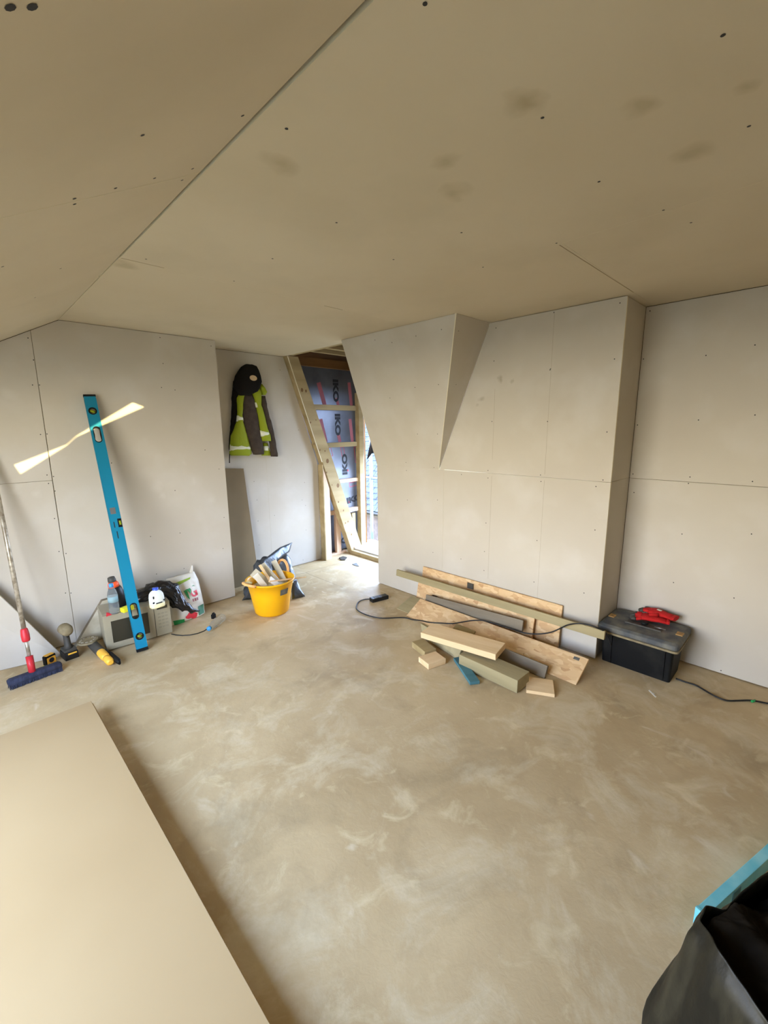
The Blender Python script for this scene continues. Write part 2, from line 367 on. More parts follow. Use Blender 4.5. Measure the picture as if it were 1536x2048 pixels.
def panel(parent, o, ux, uy, n, pts, mats=PB, t=0.0125, gap=0.0012):
    o, ux, uy, n = V(o), V(ux), V(uy), V(n)
    c = V((sum(p[0] for p in pts)/len(pts), sum(p[1] for p in pts)/len(pts)))
    area = sum(pts[i][0]*pts[(i+1) % len(pts)][1]-pts[(i+1) % len(pts)][0]*pts[i][1] for i in range(len(pts)))
    if area < 0: pts = pts[::-1]
    ins = []; k = len(pts)
    for i in range(k):
        a, b, d = V(pts[i-1]), V(pts[i]), V(pts[(i+1) % k])
        e1 = (b-a).normalized(); e2 = (d-b).normalized(); n1 = V((-e1.y, e1.x)); n2 = V((-e2.y, e2.x))
        bi = n1+n2; bi = bi/(bi.length_squared)*2 if bi.length > 1e-3 else n1
        ins.append(b+bi*gap)
    m = MB(); m.prism([o+ux*p[0]+uy*p[1] for p in ins], -n*t, 0, 1)
    return m.build('plasterboard_panel', mats, parent)

def screws(parent, lst, ax, val, n, r=0.0035):
    m = MB(); n = V(n); a = n.orthogonal().normalized(); b = n.cross(a)
    for it in lst:
        u, v_ = it[:2]
        p = P(u, v_, ax, val) if not callable(ax) else ax(u, v_)
        m.poly([p+n*0.0006+(a*math.cos(k*math.pi/4)+b*math.sin(k*math.pi/4))*r for k in range(8)])
    return m.build('screw_heads', M['screw'], parent, kind='stuff')

# ---------------------------------------------------------------- floor
m = MB(); m.box((1.3, 1.25, -0.06), (5.2, 6.0, 0.12))
floor = m.build('floor', M['floor'], kind='structure')
# joint lines of the floor boards towards the alcove
m = MB()
for y in (3.72,): m.box((2.6, y, 0.0003), (1.9, 0.003, 0.0006))
m.box((2.47, 3.4, 0.0003), (0.003, 0.62, 0.0006))
m.build('floor_joint', M['stain'], floor)

# ---------------------------------------------------------------- left wall (with the level)
wl = empty('wall_left', (XJ, YL, 0), kind='structure')
zt = lambda x: ZC if x >= XS else ZC-KS*(XS-x)
m = MB(); m.prism([(XW-0.1, YL+0.0125, 0), (XJ-0.013, YL+0.0125, 0), (XJ-0.013, YL+0.0125, ZC+.1), (XS, YL+0.0125, ZC+.1), (XW-0.1, YL+0.0125, ZC+.1)], (0, 0.09, 0))
m.build('wall_backing', M['back'], wl)
Z0 = 0.006; SX = 0.440
fr = ((0, YL, 0), (1, 0, 0), (0, 0, 1), (0, -1, 0))
panel(wl, *fr, [(SX, Z0), (XJ, Z0), (XJ, ZC-.002), (XS, ZC-.002), (SX+0.012, zt(SX+.012)-.002)])
panel(wl, *fr, [(XW, Z0), (SX, Z0), (SX+0.004, 1.172), (XW, 1.172)])
panel(wl, *fr, [(XW, 1.172), (SX+0.004, 1.172), (SX+0.012, zt(SX+.012)-.002), (XD, ZD-.002), (XW, ZD-.002)])
m = MB(); m.box((XJ-0.00625, (YL+YJ)/2+.006, ZC/2), (0.0125, YJ-YL-.014, ZC-.004)); m.build('return_panel', PB, wl)
screws(wl, [(67, 720), (56, 676), (65, 770), (79, 770), (81, 869), (94, 868), (94, 950), (107, 953), (97, 967), (110, 982), (109, 1037),
            (118, 1103), (132, 1107), (131, 1186), (142, 1186), (320, 675), (422, 692), (326, 727), (323, 775), (223, 926), (350, 981), (301, 1073), (360, 1066),
            (438, 938), (448, 1035), (446, 1097), (313, 1148), (368, 1137), (410, 900), (350, 780)], 1, YL, (0, -1, 0))

# ---------------------------------------------------------------- alcove wall (with the jacket)
wb = empty('wall_alcove', (2.2, YJ, 0), kind='structure')
m = MB(); m.prism([(XJ-.1, YJ+.013, 0), (2.84, YJ+.013, 0), (2.84, YJ+.013, 1.1), (2.50, YJ+.013, ZC+.1), (XJ-.1, YJ+.013, ZC+.1)], (0, 0.08, 0)); m.build('wall_backing', M['back'], wb)
fr = ((0, YJ, 0), (1, 0, 0), (0, 0, 1), (0, -1, 0))
panel(wb, *fr, [(XJ, Z0), (2.24, Z0), (2.24, ZC-.002), (XJ, ZC-.002)], gap=.0005)
panel(wb, *fr, [(2.24, Z0), (2.87, Z0), (2.87, 1.12), (2.505, ZC-.002), (2.24, ZC-.002)], gap=.0005)
screws(wb, [(508, 963), (514, 1000), (549, 1031), (611, 1011), (609, 965), (516, 1042), (604, 1000), (518, 1090), (597, 860), (612, 1060), (606, 1120), (560, 740)], 1, YJ, (0, -1, 0))

# ---------------------------------------------------------------- right wall: dwarf wall, sloping soffit, cheek, upright part, return
wr = empty('wall_right', (XR, YC, 0), kind='structure')
m = MB(); m.box((XR+.013+.04, (YC+YO)/2+.006, ZK/2), (0.08, YO-YC-.012, ZK-.02))
m.box((XR+.013+.04, (YC+YT)/2+.004, (ZK+ZC+.1)/2), (0.08, YT-YC-.02, ZC+.1-ZK)); m.build('wall_backing', M['back'], wr)
fr = ((XR, 0, 0), (0, 1, 0), (0, 0, 1), (-1, 0, 0))
panel(wr, *fr, [(YC-.006, Z0), (2.16, Z0), (2.16, ZK), (YC-.006, ZK)], gap=.001)
panel(wr, *fr, [(2.16, Z0), (YO, Z0), (YO, ZK), (2.16, ZK)], gap=0.0)
panel(wr, *fr, [(YC-.006, ZK), (YK-.002, ZK), (YT, ZC-.002), (YC-.006, ZC-.003)], gap=.001)
# sloping soffit
sv = V((XT-XR, 0, ZC-ZK)); sl = sv.length; sv.normalize(); sn = V((-sv.z, 0, sv.x))
panel(wr, (XR, 0, ZK), (0, 1, 0), sv, sn, [(YK, 0), (YO, 0), (YO, sl-.002), (YT, sl-.002)], gap=0.0)
# cheek triangle
K = V((XR, YK, ZK)); T1 = V((XT, YT, ZC-.002)); T2 = V((XR, YT, ZC-.002))
cn = (T1-K).cross(T2-K).normalized()
if cn.y > 0: cn = -cn
m = MB(); m.prism([K, T1, T2], -cn*0.0125, 0, 1); m.build('cheek_panel', PB, wr)
m = MB(); m.prism([K-cn*.02+V((.003, 0, 0)), T1-cn*.02, T1-cn*.02+V((0, 0, .1)), T2-cn*.02+V((.1, 0, .1)), K-cn*.02+V((.1, 0, 0))], -cn*.05); m.build('cheek_backing', M['back'], wr)
m = MB(); ed = (T1-K); m.prism([K+sn*.0006, T1+sn*.0006, T1+sn*.0006+V((0, .007, 0)), K+sn*.0006+V((0, .003, 0))], sn*.0006); m.build('board_edge', M['gyp'], wr)
# return towards the far wall
panel(wr, (0, YC, 0), (1, 0, 0), (0, 0, 1), (0, -1, 0), [(XR+.013, Z0), (XF-.001, Z0), (XF-.001, ZK), (XR+.013, ZK)], gap=.001)
panel(wr, (0, YC, 0), (1, 0, 0), (0, 0, 1), (0, -1, 0), [(XR+.013, ZK), (XF-.001, ZK), (XF-.001, ZC-.002), (XR+.013, ZC-.002)], gap=.001)
m = MB(); m.box(((XR+XF)/2+.01, YC+.05, 1.15), (XF-XR-.02, .07, 2.3)); m.build('return_backing', M['back'], wr)
# faint pencil lines over the studs
m = MB()
for y, a, b in ((1.318, ZK+.02, ZC-.02), (1.318, .3, ZK-.02), (1.72, ZK+.1, ZC-.45), (1.72, .35, ZK-.02)): m.box((XR-.0003, y, (a+b)/2), (.0006, .0008, b-a))
m.build('pencil_line', M['stain'], wr)
screws(wr, [(988, 722), (1101, 738), (1229, 718), (984, 843), (1095, 843), (1214, 864), (1206, 960), (1081, 950), (1082, 963), (976, 941), (976, 956),
            (1192, 973), (1074, 1081), (1068, 1164), (1168, 1186), (968, 1141), (922, 1118), (969, 1103), (923, 949), (972, 1046), (1190, 1060), (992, 656), (1108, 625), (1240, 606),
            (815, 930), (813, 941), (875, 1000), (866, 1105), (815, 1000), (1100, 740)], 0, XR, (-1, 0, 0))
ps = lambda u, v_: PP(u, v_, K, sn)
screws(wr, [(883, 659), (832, 672), (784, 685), (877, 769), (830, 775), (780, 796), (835, 868), (875, 868), (750, 680), (812, 925), (868, 935)], ps, 0, sn)
pc = lambda u, v_: PP(u, v_, K, cn)
screws(wr, [(912, 769), (910, 848), (917, 662)], pc, 0, cn, r=.003)

# ---------------------------------------------------------------- far wall behind the toolbox
wf = empty('wall_far', (XF, 0, 0), kind='structure')
m = MB(); m.box((XF+.013+.05, (YB+YC)/2, 1.15), (.1, YC-YB+.2, 2.3)); m.build('wall_backing', M['back'], wf)
fr = ((XF, 0, 0), (0, 1, 0), (0, 0, 1), (-1, 0, 0))
panel(wf, *fr, [(YB, Z0), (YC-.001, Z0), (YC-.001, 1.155), (YB, 1.155)])
panel(wf, *fr, [(YB, 1.155), (YC-.001, 1.155), (YC-.001, ZC-.002), (YB, ZC-.002)])
screws(wf, [(1300, 622), (1412, 711), (1397, 840), (1275, 850), (1266, 948), (1380, 954), (1377, 967), (1505, 963), (1268, 985), (1364, 1068), (1503, 1068), (1347, 1165), (1468, 1196), (1442, 1341), (1287, 718), (1510, 690), (1510, 830)], 0, XF, (-1, 0, 0))

# ---------------------------------------------------------------- ceiling and slope
ce = empty('ceiling', (1.8, 1.0, ZC), kind='structure')
m = MB(); m.prism([(XS-.02, YB-.1, ZC+.0125), (XF+.1, YB-.1, ZC+.0125), (XF+.1, YO+.02, ZC+.0125), (2.49, YO+.02, ZC+.0125), (2.49, YJ+.1, ZC+.0125), (XS-.02, YJ+.1, ZC+.0125)], (0, 0, .1)); m.build('ceiling_backing', M['back'], ce)
fr = ((0, 0, ZC), (1, 0, 0), (0, 1, 0), (0, 0, -1))
panel(ce, *fr, [(XS, 2.185), (XS+.25, 2.192), (1.55, 2.205), (2.79, 2.205), (2.79, YO), (2.50, YO), (2.50, YJ), (XS, YJ)], PBC, gap=.0004)
panel(ce, *fr, [(XS+.008, YB), (1.83, YB), (1.83, .85), (XF, .87), (XF, 2.205), (1.55, 2.205), (XS+.25, 2.192), (XS+.003, 2.185)], PBC, gap=.0004)
panel(ce, *fr, [(1.83, YB), (XF, YB), (XF, .87), (1.83, .85)], PBC, gap=.0004)
m = MB()   # the open part of the joints
m.box((.70, 2.187, ZC-.0003), (.17, .003, .0006)); m.box((1.75, 2.205, ZC-.0003), (.14, .0035, .0006))
m.box((2.30, .866, ZC-.0003), (.92, .0035, .0006), Matrix.Translation((0, 0, 0)) )
m.build('open_joint', M['stain'], ce)
screws(ce, [(850, 7), (1446, 70), (573, 257), (1085, 235), (1498, 252), (673, 445), (923, 465), (1198, 363), (1327, 420), (1113, 486), (966, 534), (787, 519), (545, 517), (292, 518), (468, 562), (1382, 445)], 2, ZC, (0, 0, -1), r=.0045)

sp = empty('ceiling_slope', (0.3, 1.5, 2.0), kind='structure')
dv = V((-1, 0, -KS)).normalized(); dn = V((KS, 0, -1)).normalized()   # down the slope, into the room
LS = (XS-XD)*math.sqrt(1+KS*KS); LF = (XS-XW)*math.sqrt(1+KS*KS)
fr = (V((XS, 0, ZC)), V((0, 1, 0)), dv, dn)
panel(sp, *fr, [(1.335, .009), (YL, .001), (YL, LS), (1.325, LS)], PBC)
panel(sp, *fr, [(YBAY, .0125), (1.335, .009), (1.325, LS), (YBAY, LS)], PBC, gap=.0004)
panel(sp, *fr, [(YB, .016), (YBAY, .0125), (YBAY, LF), (YB, LF)], PBC, gap=.0004)
m = MB()
o0 = V((XS, 0, ZC))-dn*.0125
m.prism([o0+V((0, YB-.1, 0))-dv*.03, o0+V((0, YL+.1, 0))-dv*.03, o0+V((0, YL+.1, 0))+dv*LS, o0+V((0, YBAY, 0))+dv*LS, o0+V((0, YBAY, 0))+dv*(LF+.1), o0+V((0, YB-.1, 0))+dv*(LF+.1)], -dn*.08)
m.build('slope_backing', M['back'], sp)
ss = lambda u, v_: PP(u, v_, V((XS, 0, ZC)), dn)
screws(sp, [(285, 270), (485, 231), (385, 337), (309, 356), (231, 376), (149, 397), (149, 408), (70, 595), (121, 537), (198, 552), (364, 360), (5, 533)], ss, 0, dn, r=.0045)
screws(sp, [(20, 14), (64, 13)], ss, 0, dn, r=.006)

# ---------------------------------------------------------------- window bay, left of the camera (outside the frame)
ww = empty('wall_window', (XW, 1.5, 0), kind='structure')
m = MB()
m.prism([(XD, YBAY, ZD), (XW-.1, YBAY, ZD), (XW-.1, YL, ZD), (XD, YL, ZD)], (0, 0, .1))                      # bay ceiling
m.prism([(XW, YBAY, ZC-KS*(XS-XW)), (XD, YBAY, ZD), (XD, YBAY, ZD+.1), (XW, YBAY, ZD+.1)], (0, -.03, 0))      # bay cheek
m.build('bay_lining', M['pb'], ww)
m = MB()
WY0, WY1, WZ0, WZ1 = .42, 2.55, .25, 1.86
m.box((XW-.05, (YB+WY0)/2, 1.0), (.1, WY0-YB, 2.0)); m.box((XW-.05, (WY0+WY1)/2, WZ0/2), (.1, WY1-WY0, WZ0))
m.box((XW-.05, (WY0+WY1)/2, (WZ1+2.0)/2), (.1, WY1-WY0, 2.0-WZ1))
m.box((XW-.05, (WY1+YL)/2, 1.0), (.1, YL-WY1, 2.0))
m.build('wall_panel', M['pb'], ww)
win = empty('window_1', (XW-.05, 2, WZ0), kind='structure')
m = MB()
for y in (WY0+.03, WY1-.03, (WY0+WY1)/2): m.box((XW-.05, y, (WZ0+WZ1)/2), (.06, .06, WZ1-WZ0))
for z in (WZ0+.03, WZ1-.03): m.box((XW-.05, (WY0+WY1)/2, z), (.06, WY1-WY0-.13, .06))
m.build('window_frame', M['white'], win)
# wall behind the camera
# unseen; two slits added and shaped to throw the sun streaks on wall_left
def hole(u, v_):
    h = P(u, v_, 1, YL); t = (h.y-YB)/SUN_DIR.y
    q = h-SUN_DIR*t; return (q.x, q.z)
up_ = [hole(28, 930), hole(133, 889), hole(152, 872), hole(265, 805), hole(288, 814)]
lo_ = [hole(41, 948), hole(133, 891), hole(152, 874), hole(205, 850)]
xA, xZ = XW-.2, XF+.2
chain_u = [(xA, up_[0][1])]+up_+[(xZ, up_[-1][1])]; chain_l = [(xA, up_[0][1]), up_[0]]+lo_+[up_[-1], (xZ, up_[-1][1])]
m = MB()
m.prism([(a, YB-.01, b) for a, b in chain_u]+[(xZ, YB-.01, 2.4), (xA, YB-.01, 2.4)], (0, .01, 0))
m.prism([(a, YB-.01, b) for a, b in chain_l]+[(xZ, YB-.01, 0), (xA, YB-.01, 0)], (0, .01, 0))
m.build('wall_behind', M['pb'], kind='structure')

# ---------------------------------------------------------------- dormer framing seen past the alcove
wd = empty('wall_dormer', (3.1, 4.0, 0), kind='structure')
YR = 3.90
def timber(name, a, b, c, t, mt): return board(name, a, b, c, t, mt, wd, bev=.002)
# rafter: a big raking timber, side face towards the room
ra, rb = V((2.505, YR, 2.20)), V((3.285, YR, 0.0)); rd = (rb-ra).normalized(); rw = V((-rd.z, 0, rd.x))
m = MB(); wdt = .152
m.prism([(2.497, YR, 2.205), (2.497+.125, YR, 2.205), (3.435, YR, 0.03), (3.435, YR, 0), (3.275, YR, 0)], (0, .085, 0))
MR = Matrix()
ob = m.build('rafter', M['tanv'], wd, bevel=.002)
m = MB()
for u, v_, rr in ((604, 780, .016), (612, 782, .012), (615, 836, .009), (621, 845, .008), (628, 888, .008), (640, 900, .008), (650, 902, .008), (655, 922, .02), (653, 945, .009), (676, 971, .02), (677, 1004, .009), (687, 1021, .009), (691, 1046, .008), (696, 1043, .009), (703, 1069, .009), (708, 1096, .01), (664, 970, .006), (632, 840, .006)):
    p = P(u, v_, 1, YR-.0007); m.poly([p+V((math.cos(k*.7)*rr, 0, math.sin(k*.7)*rr*1.3)) for k in range(9)])
m.build('knots', M['knot'], wd, kind='stuff')
# narrow arris strip on the plasterboard edge
m = MB(); m.prism([(2.492, YR-.004, 2.2), (2.500, YR-.004, 2.2), (2.872, YR-.004, 1.13), (2.864, YR-.004, 1.13)], (0, .004, 0)); m.build('board_edge', M['gyp'], wd)
def stud(x0, x1, y0, y1, z0, z1, mt=M['pink'], name='stud', zl=None):
    m = MB(); zl = z1 if zl is None else zl
    m.prism([(x0, y0, z0), (x1, y0, z0), (x1, y0, z1), (x0, y0, zl)], (0, y1-y0, 0)); return m.build(name, mt, wd, bevel=.0015)
stud(2.872, 2.885, 3.90, 3.985, 0, 1.10, M['tanv'], name='packer')
stud(2.888, 2.965, 3.905, 3.99, 0, .82, zl=1.06)
stud(3.12, 3.185, 4.00, 4.05, 0, .50, zl=.60)
stud(3.50, 3.565, 3.99, 4.06, 0, 1.9, M['tanv'])
stud(3.40, 3.455, 4.04, 4.09, 0, .46, M['tanv'])
def nog(v0, v1, mt=M['tanv'], yy=4.03):
    z0, z1 = P(700, v1, 1, yy).z, P(700, v0, 1, yy).z
    stud(2.60 if z0 > 1.0 else 3.0, 3.50, yy, yy+.04, z0, z1, mt, 'noggin')
nog(811, 821); nog(884, 893); nog(957, 964, M['pink']); nog(1016, 1024, M['pink'])
# header joists and deck above the dormer
m = MB(); m.box((2.53, 3.42, ZC+.074), (.05, .94, .142)); m.build('header_joist', M['tanv'], wd, bevel=.002)
for y in (3.86, 3.62, 3.36, 3.10):
    m = MB(); m.box((3.08, y, ZC+.10), (1.03, .045, .08)); m.build('joist', M['tanv'], wd, bevel=.002)
m = MB(); m.box((3.1, 3.5, ZC+.155), (1.2, 1.3, .02)); m.build('roof_deck', M['brn'], wd)
m = MB(); m.box((3.08, 4.0, ZC-.02), (1.0, .05, .09)); m.build('wall_plate', M['brn'], wd, bevel=.002)
# foil faced insulation boards between the noggins
YI = 4.085
zs = [0.02] + [P(700, v_, 1, 4.03).z for v_ in (1020, 961, 888, 816)] + [2.16]
for a, b in zip(zs, zs[1:]):
    m = MB(); m.box((3.06, YI+.03, (a+b)/2), (1.0, .06, b-a-.006)); m.build('insulation_board', M['foil'], wd, bevel=.002)
m = MB(); m.box((3.1, YI+.09, 1.15), (1.3, .03, 2.5)); m.build('sheathing', M['brn'], wd)
def mark(u, v_, body, size, rot, mt, bold=.0055):
    p = P(u, v_, 1, YI-.001)
    R_ = Matrix.Rotation(math.radians(90), 4, 'X')
    Mx = Matrix.Translation(p) @ R_ @ Matrix.Rotation(math.radians(rot), 4, 'Z') @ Matrix.Diagonal((1.45, 1, 1, 1))
    return text('lettering', body, size, Mx, mt, wd, bold=bold)
mark(671, 781, 'IKO', .10, -90, M['ink']); mark(675, 849, 'IKO', .10, -90, M['ink'])
mark(690, 929, 'IKO', .10, 90, M['ink']); mark(708, 998, 'IKO', .095, 8, M['ink']); mark(689, 1081, 'IKO', .10, 8, M['ink'])
def bar(u0, v0, u1, v1, wd_, mt=M['inkr'], thin=False):
    a, b = P(u0, v0, 1, YI-.0006), P(u1, v1, 1, YI-.0006); d = (b-a).normalized(); s = V((-d.z, 0, d.x))*wd_/2
    m = MB()
    if thin:   # an outlined box
        for q0, q1 in ((a+s, b+s), (a-s, b-s), (a+s, a-s), (b+s, b-s)):
            e = (q1-q0).normalized(); z = V((-e.z, 0, e.x))*.003; m.prism([q0+z, q1+z, q1-z, q0-z], (0, .0004, 0))
    else: m.prism([a+s, b+s, b-s, a-s], (0, .0004, 0))
    m.build('printed_bar', mt, wd)
bar(637, 765, 650, 812, .055, M['inkp']); bar(673, 796, 677, 812, .04, M['inkp']); bar(698, 765, 703, 812, .045, M['inkp'])
bar(641, 838, 652, 884, .05, M['inkp']); bar(676, 866, 680, 884, .045, M['inkp']); bar(700, 838, 705, 884, .045, M['inkp'])
bar(684, 894, 687, 912, .045, M['inkr'], True); bar(659, 895, 664, 912, .03, M['inkr'], True); bar(710, 894, 713, 925, .03, M['inkr'], True)
bar(699, 970, 714, 966, .05, M['inkr'], True); bar(656, 1068, 660, 1096, .03, M['inkr'], True)
m = MB(); q = P(695, 941, 1, YI-.001); m.box(q, (.03, .0006, .02)); q = P(699, 1004, 1, YI-.001); m.box(q, (.02, .0006, .03)); m.build('red_tick', M['redp'], wd)
# sill timbers across the opening
m = MB(); m.box((3.28, 3.42, .022), (.05, 1.0, .044)); m.build('sill_plate', M['tanv'], wd, bevel=.002)
m = MB(); m.box((3.50, 3.45, .03), (.38, 1.0, .06)); m.build('sill_board', M['mdf'], wd, bevel=.002)
m = MB(); m.box((3.075, 4.02, .012), (.38, .05, .024)); m.build('sole_plate', M['pink'], wd, bevel=.002)
m = MB(); m.box((3.585, 4.03, 1.0), (.02, .03, 1.95)); m.build('white_trim', M['mdf'], wd)
# far cheek and roof slope over the eaves
m = MB(); m.prism([(XR+.013, YO-.02, 0), (3.62, YO-.02, 0), (3.62, YO-.02, 2.36), (XT+.03, YO-.02, 2.36), (XR+.013, YO-.02, ZK)], (0, -.05, 0)); m.build('cheek_sheathing', M['brn'], wd)
m = MB(); m.box((3.66, 3.5, 2.14), (.05, 1.3, .5)); m.build('lintel', M['brn'], wd)

# tarpaulin hanging outside the opening
m = MB(); rows = []
pts = [(3.72, 4.02, 1.95), (3.72, 3.75, 2.0), (3.72, 3.35, 1.95), (3.72, 3.1, 1.9)]
rings = []
for i in range(9):
    z = 1.98-.88*i/8; rings.append([V((3.72+.02*math.sin(i*1.3+k), 4.06-.95*k/11+.02*math.sin(i+k*.5), z+(.10*math.sin(k*.9) if i == 8 else 0))) for k in range(12)])
vs = [[m.bm.verts.new(p) for p in r] for r in rings]+[]
for a, b in zip(vs, vs[1:]):
    for k in range(11): m.bm.faces.new([a[k], a[k+1], b[k+1], b[k]]).smooth = True
o = m.build('tarpaulin', M['tarp'], label='dark tarpaulin hanging outside the top of the dormer opening', cat='tarpaulin')
md = o.modifiers.new('t', 'SOLIDIFY'); md.thickness = .004

# ---------------------------------------------------------------- outside
m = MB(); m.box((10, 0, -4.1), (160, 160, .2)); m.build('ground', M['ground'], kind='structure')
pr = empty('scaffold', (4.5, 4.0, -4))
tag(pr, 'galvanised scaffold with one upright pole seen through the dormer opening', 'scaffold')
c = P(743, 1000, 0, 4.6)
m = MB(); m.tube([(4.6, c.y, -4), (4.6, c.y, 3.5)], .026, 10); m.build('upright_pole', M['galv'], pr)
m = MB(); m.tube([(4.6, 1.8, .72), (4.6, 6.5, .72)], .024, 8); m.build('ledger', M['galv'], pr)
m = MB(); m.box((4.35, 4.2, -.35), (.5, 5, .04)); m.build('scaffold_board', M['tan'], pr)
# neighbouring house
hs = empty('house', (12, 11, -4)); tag(hs, 'neighbouring house with grey tiled roof beyond the scaffold pole', 'house')
m = MB(); m.box((16, 14, -3.2), (6, 12, 1.8)); m.build('wall', M['brick'], hs)
m = MB()
a0, a1 = V((12.6, 0, -2.1)), V((17.6, 0, 3.3)); dd = (a1-a0); ln = dd.length; dd.normalize(); nn = V((-dd.z, 0, dd.x))
m.prism([V((12.6, 8, -2.2)), V((12.6, 20, -2.2)), V((17.6, 20, 3.2)), V((17.6, 8, 3.2))], (0, 0, -.1)); m.build('roof_base', M['dgry'], hs)
m = MB()
nrow = int(ln/.30)
for i in range(nrow):
    for j in range(26):
        y = 9+j*.34+(.17 if i % 2 else 0); b0 = a0+dd*(i*.30)+V((0, y, 0))+nn*(.03+random.random()*.015); b1 = b0+dd*.34-nn*.02
        m.prism([b0, b0+V((0, .32, 0)), b1+V((0, .32, 0)), b1], nn*.03)
m.build('roof_tiles', M['tile'], hs, kind='stuff')
m = MB(); m.tube([(12.5, 8, -2.15), (12.5, 20, -2.15)], .07, 8); m.build('gutter', M['blk'], hs)



# ================================================================ plasterboard sheets lying on the floor, lower left
# top sheet: corner seen at (182,1402)
ZS = .0895
cor = P(182, 1402, 2, ZS); e2 = P(538, 2045, 2, ZS); e3 = P(0, 1465, 2, ZS)
ey = (cor-e2).normalized(); ex = V((ey.y, -ey.x, 0))
ctr = cor-ex*.6-ey*1.2
MS = Matrix(((ex.x, ey.x, 0, ctr.x), (ex.y, ey.y, 0, ctr.y), (0, 0, 1, ZS-.0125), (0, 0, 0, 1)))
for i in range(7):
    m = MB(); m.prism([(-.6, -1.2, 0), (.6, -1.2, 0), (.6, 1.2, 0), (-.6, 1.2, 0)], (0, 0, .0125), 0, 1)
    dx = (0, .004, -.012, -.018, -.015, -.02, -.01)[i]
    o = m.build('plasterboard_sheet', [M['pbs'], M['gyp']], M=MS @ Matrix.Translation((dx, -.002*i-(.01 if i > 1 else 0), -.0126*i)) @ Matrix.Rotation((0, -.0022, 0, 0, 0, 0, 0)[i], 4, 'Z'), bevel=.0006)
    if i == 0: tag(o, 'large cream plasterboard sheet lying flat, uppermost of the pile on the floor', 'plasterboard', 'plasterboard sheets piled on the floor')
    elif i == 1: tag(o, 'plasterboard sheet directly beneath the uppermost one, its edge just showing', 'plasterboard', 'plasterboard sheets piled on the floor')
    else: tag(o, 'plasterboard sheet hidden low in the pile on the floor', 'plasterboard', 'plasterboard sheets piled on the floor')
# ================================================================ spirit level leaning on the left wall
lb, lt = P(285, 1301, 2, 0.004), V((.716, YL-.022, 1.735))
zl = (lt-lb); LL = zl.length; zl.normalize()
xl = (V((1, -.12, 0))); xl = (xl-zl*xl.dot(zl)).normalized(); yl = zl.cross(xl).normalized()   # yl points away from camera (+y)
ML = Matrix(((xl.x, yl.x, zl.x, lb.x), (xl.y, yl.y, zl.y, lb.y), (xl.z, yl.z, zl.z, lb.z), (0, 0, 0, 1)))
lev = empty('spirit_level', (0, 0, 0)); lev.matrix_basis = ML
tag(lev, 'long turquoise-blue spirit level leaning upright against the wall beside the microwave', 'spirit level')
bpy.context.view_layer.update()
W_, T_ = .068, .026
def slot_pts(cx, cz, hw, hh, n=16):
    o = []
    for k in range(n):
        t = 2*math.pi*k/n
        o.append((cx+hw*math.cos(t), cz+(hh-hw if math.sin(t) > 0.001 else (-(hh-hw) if math.sin(t) < -.001 else 0))+hw*math.sin(t)))
    return o
holes = [(0, .0575*LL, .024, .024), (0, .1565*LL, .021, .055), (0, .845*LL, .021, .055), (0, .936*LL, .024, .024)]
# body cut through by four openings: strips around each hole
m = MB(); zprev = .02
def strip(z0, z1, x0=-W_/2, x1=W_/2): m.box(((x0+x1)/2, 0, (z0+z1)/2), (x1-x0, T_, z1-z0))
for cx, cz, hw, hh in holes:
    zz0, zz1 = cz-hh-.002, cz+hh+.002
    strip(zprev, zz0)
    pts = slot_pts(cx, cz, hw, hh, 24); n = len(pts)
    # ring of quads from the hole to the rectangle
    rc = []
    for (px, pz) in pts:
        dx, dz = px-cx, pz-cz; k = min((W_/2)/abs(dx) if abs(dx) > 1e-6 else 1e9, (hh+.002)/abs(dz) if abs(dz) > 1e-6 else 1e9)
        rc.append((cx+dx*k, cz+dz*k))
    for sx_ in (1, -1):
        for sz_ in (1, -1):
            c_ = (cx+sx_*W_/2, cz+sz_*(hh+.002)); i = min(range(n), key=lambda q: (rc[q][0]-c_[0])**2+(rc[q][1]-c_[1])**2); rc[i] = c_
    for i in range(n):
        a, b, c_, d_ = pts[i], pts[(i+1) % n], rc[(i+1) % n], rc[i]
        for y in (-T_/2, T_/2): m.poly([(a[0], y, a[1]), (b[0], y, b[1]), (c_[0], y, c_[1]), (d_[0], y, d_[1])])
        m.poly([(a[0], -T_/2, a[1]), (b[0], -T_/2, b[1]), (b[0], T_/2, b[1]), (a[0], T_/2, a[1])])
        m.poly([(d_[0], -T_/2, d_[1]), (c_[0], -T_/2, c_[1]), (c_[0], T_/2, c_[1]), (d_[0], T_/2, d_[1])])
    zprev = zz1
strip(zprev, LL-.014)
m.build('body', M['blue'], lev, ML)
for z in (.01, LL-.007):
    m = MB(); m.box((0, 0, z), (W_+.004, T_+.004, .02 if z < 1 else .014), bev=.002); m.build('end_cap', M['blkd'], lev, ML)
m = MB()
for s_ in (-1, 1): m.box((s_*(W_/2+.0006), 0, LL/2), (.0012, T_+.003, LL-.05))
m.build('edge_rail', M['blue'], lev, ML)
def ringmesh(pts, off, y0, y1, mt, name, par):
    m = MB(); n = len(pts); cx = sum(p[0] for p in pts)/n; cz = sum(p[1] for p in pts)/n
    def o_(p, k): dx, dz = p[0]-cx, p[1]-cz; l = math.hypot(dx, dz); return (p[0]+dx/l*k, p[1]+dz/l*k)
    for i in range(n):
        a, b = pts[i], pts[(i+1) % n]; ai, bi = o_(a, -off), o_(b, -off); ao, bo = o_(a, .0015), o_(b, .0015)
        m.prism([(ai[0], y0, ai[1]), (bi[0], y0, bi[1]), (bo[0], y0, bo[1]), (ao[0], y0, ao[1])], (0, y1-y0, 0))
    return m.build(name, mt, par, ML)
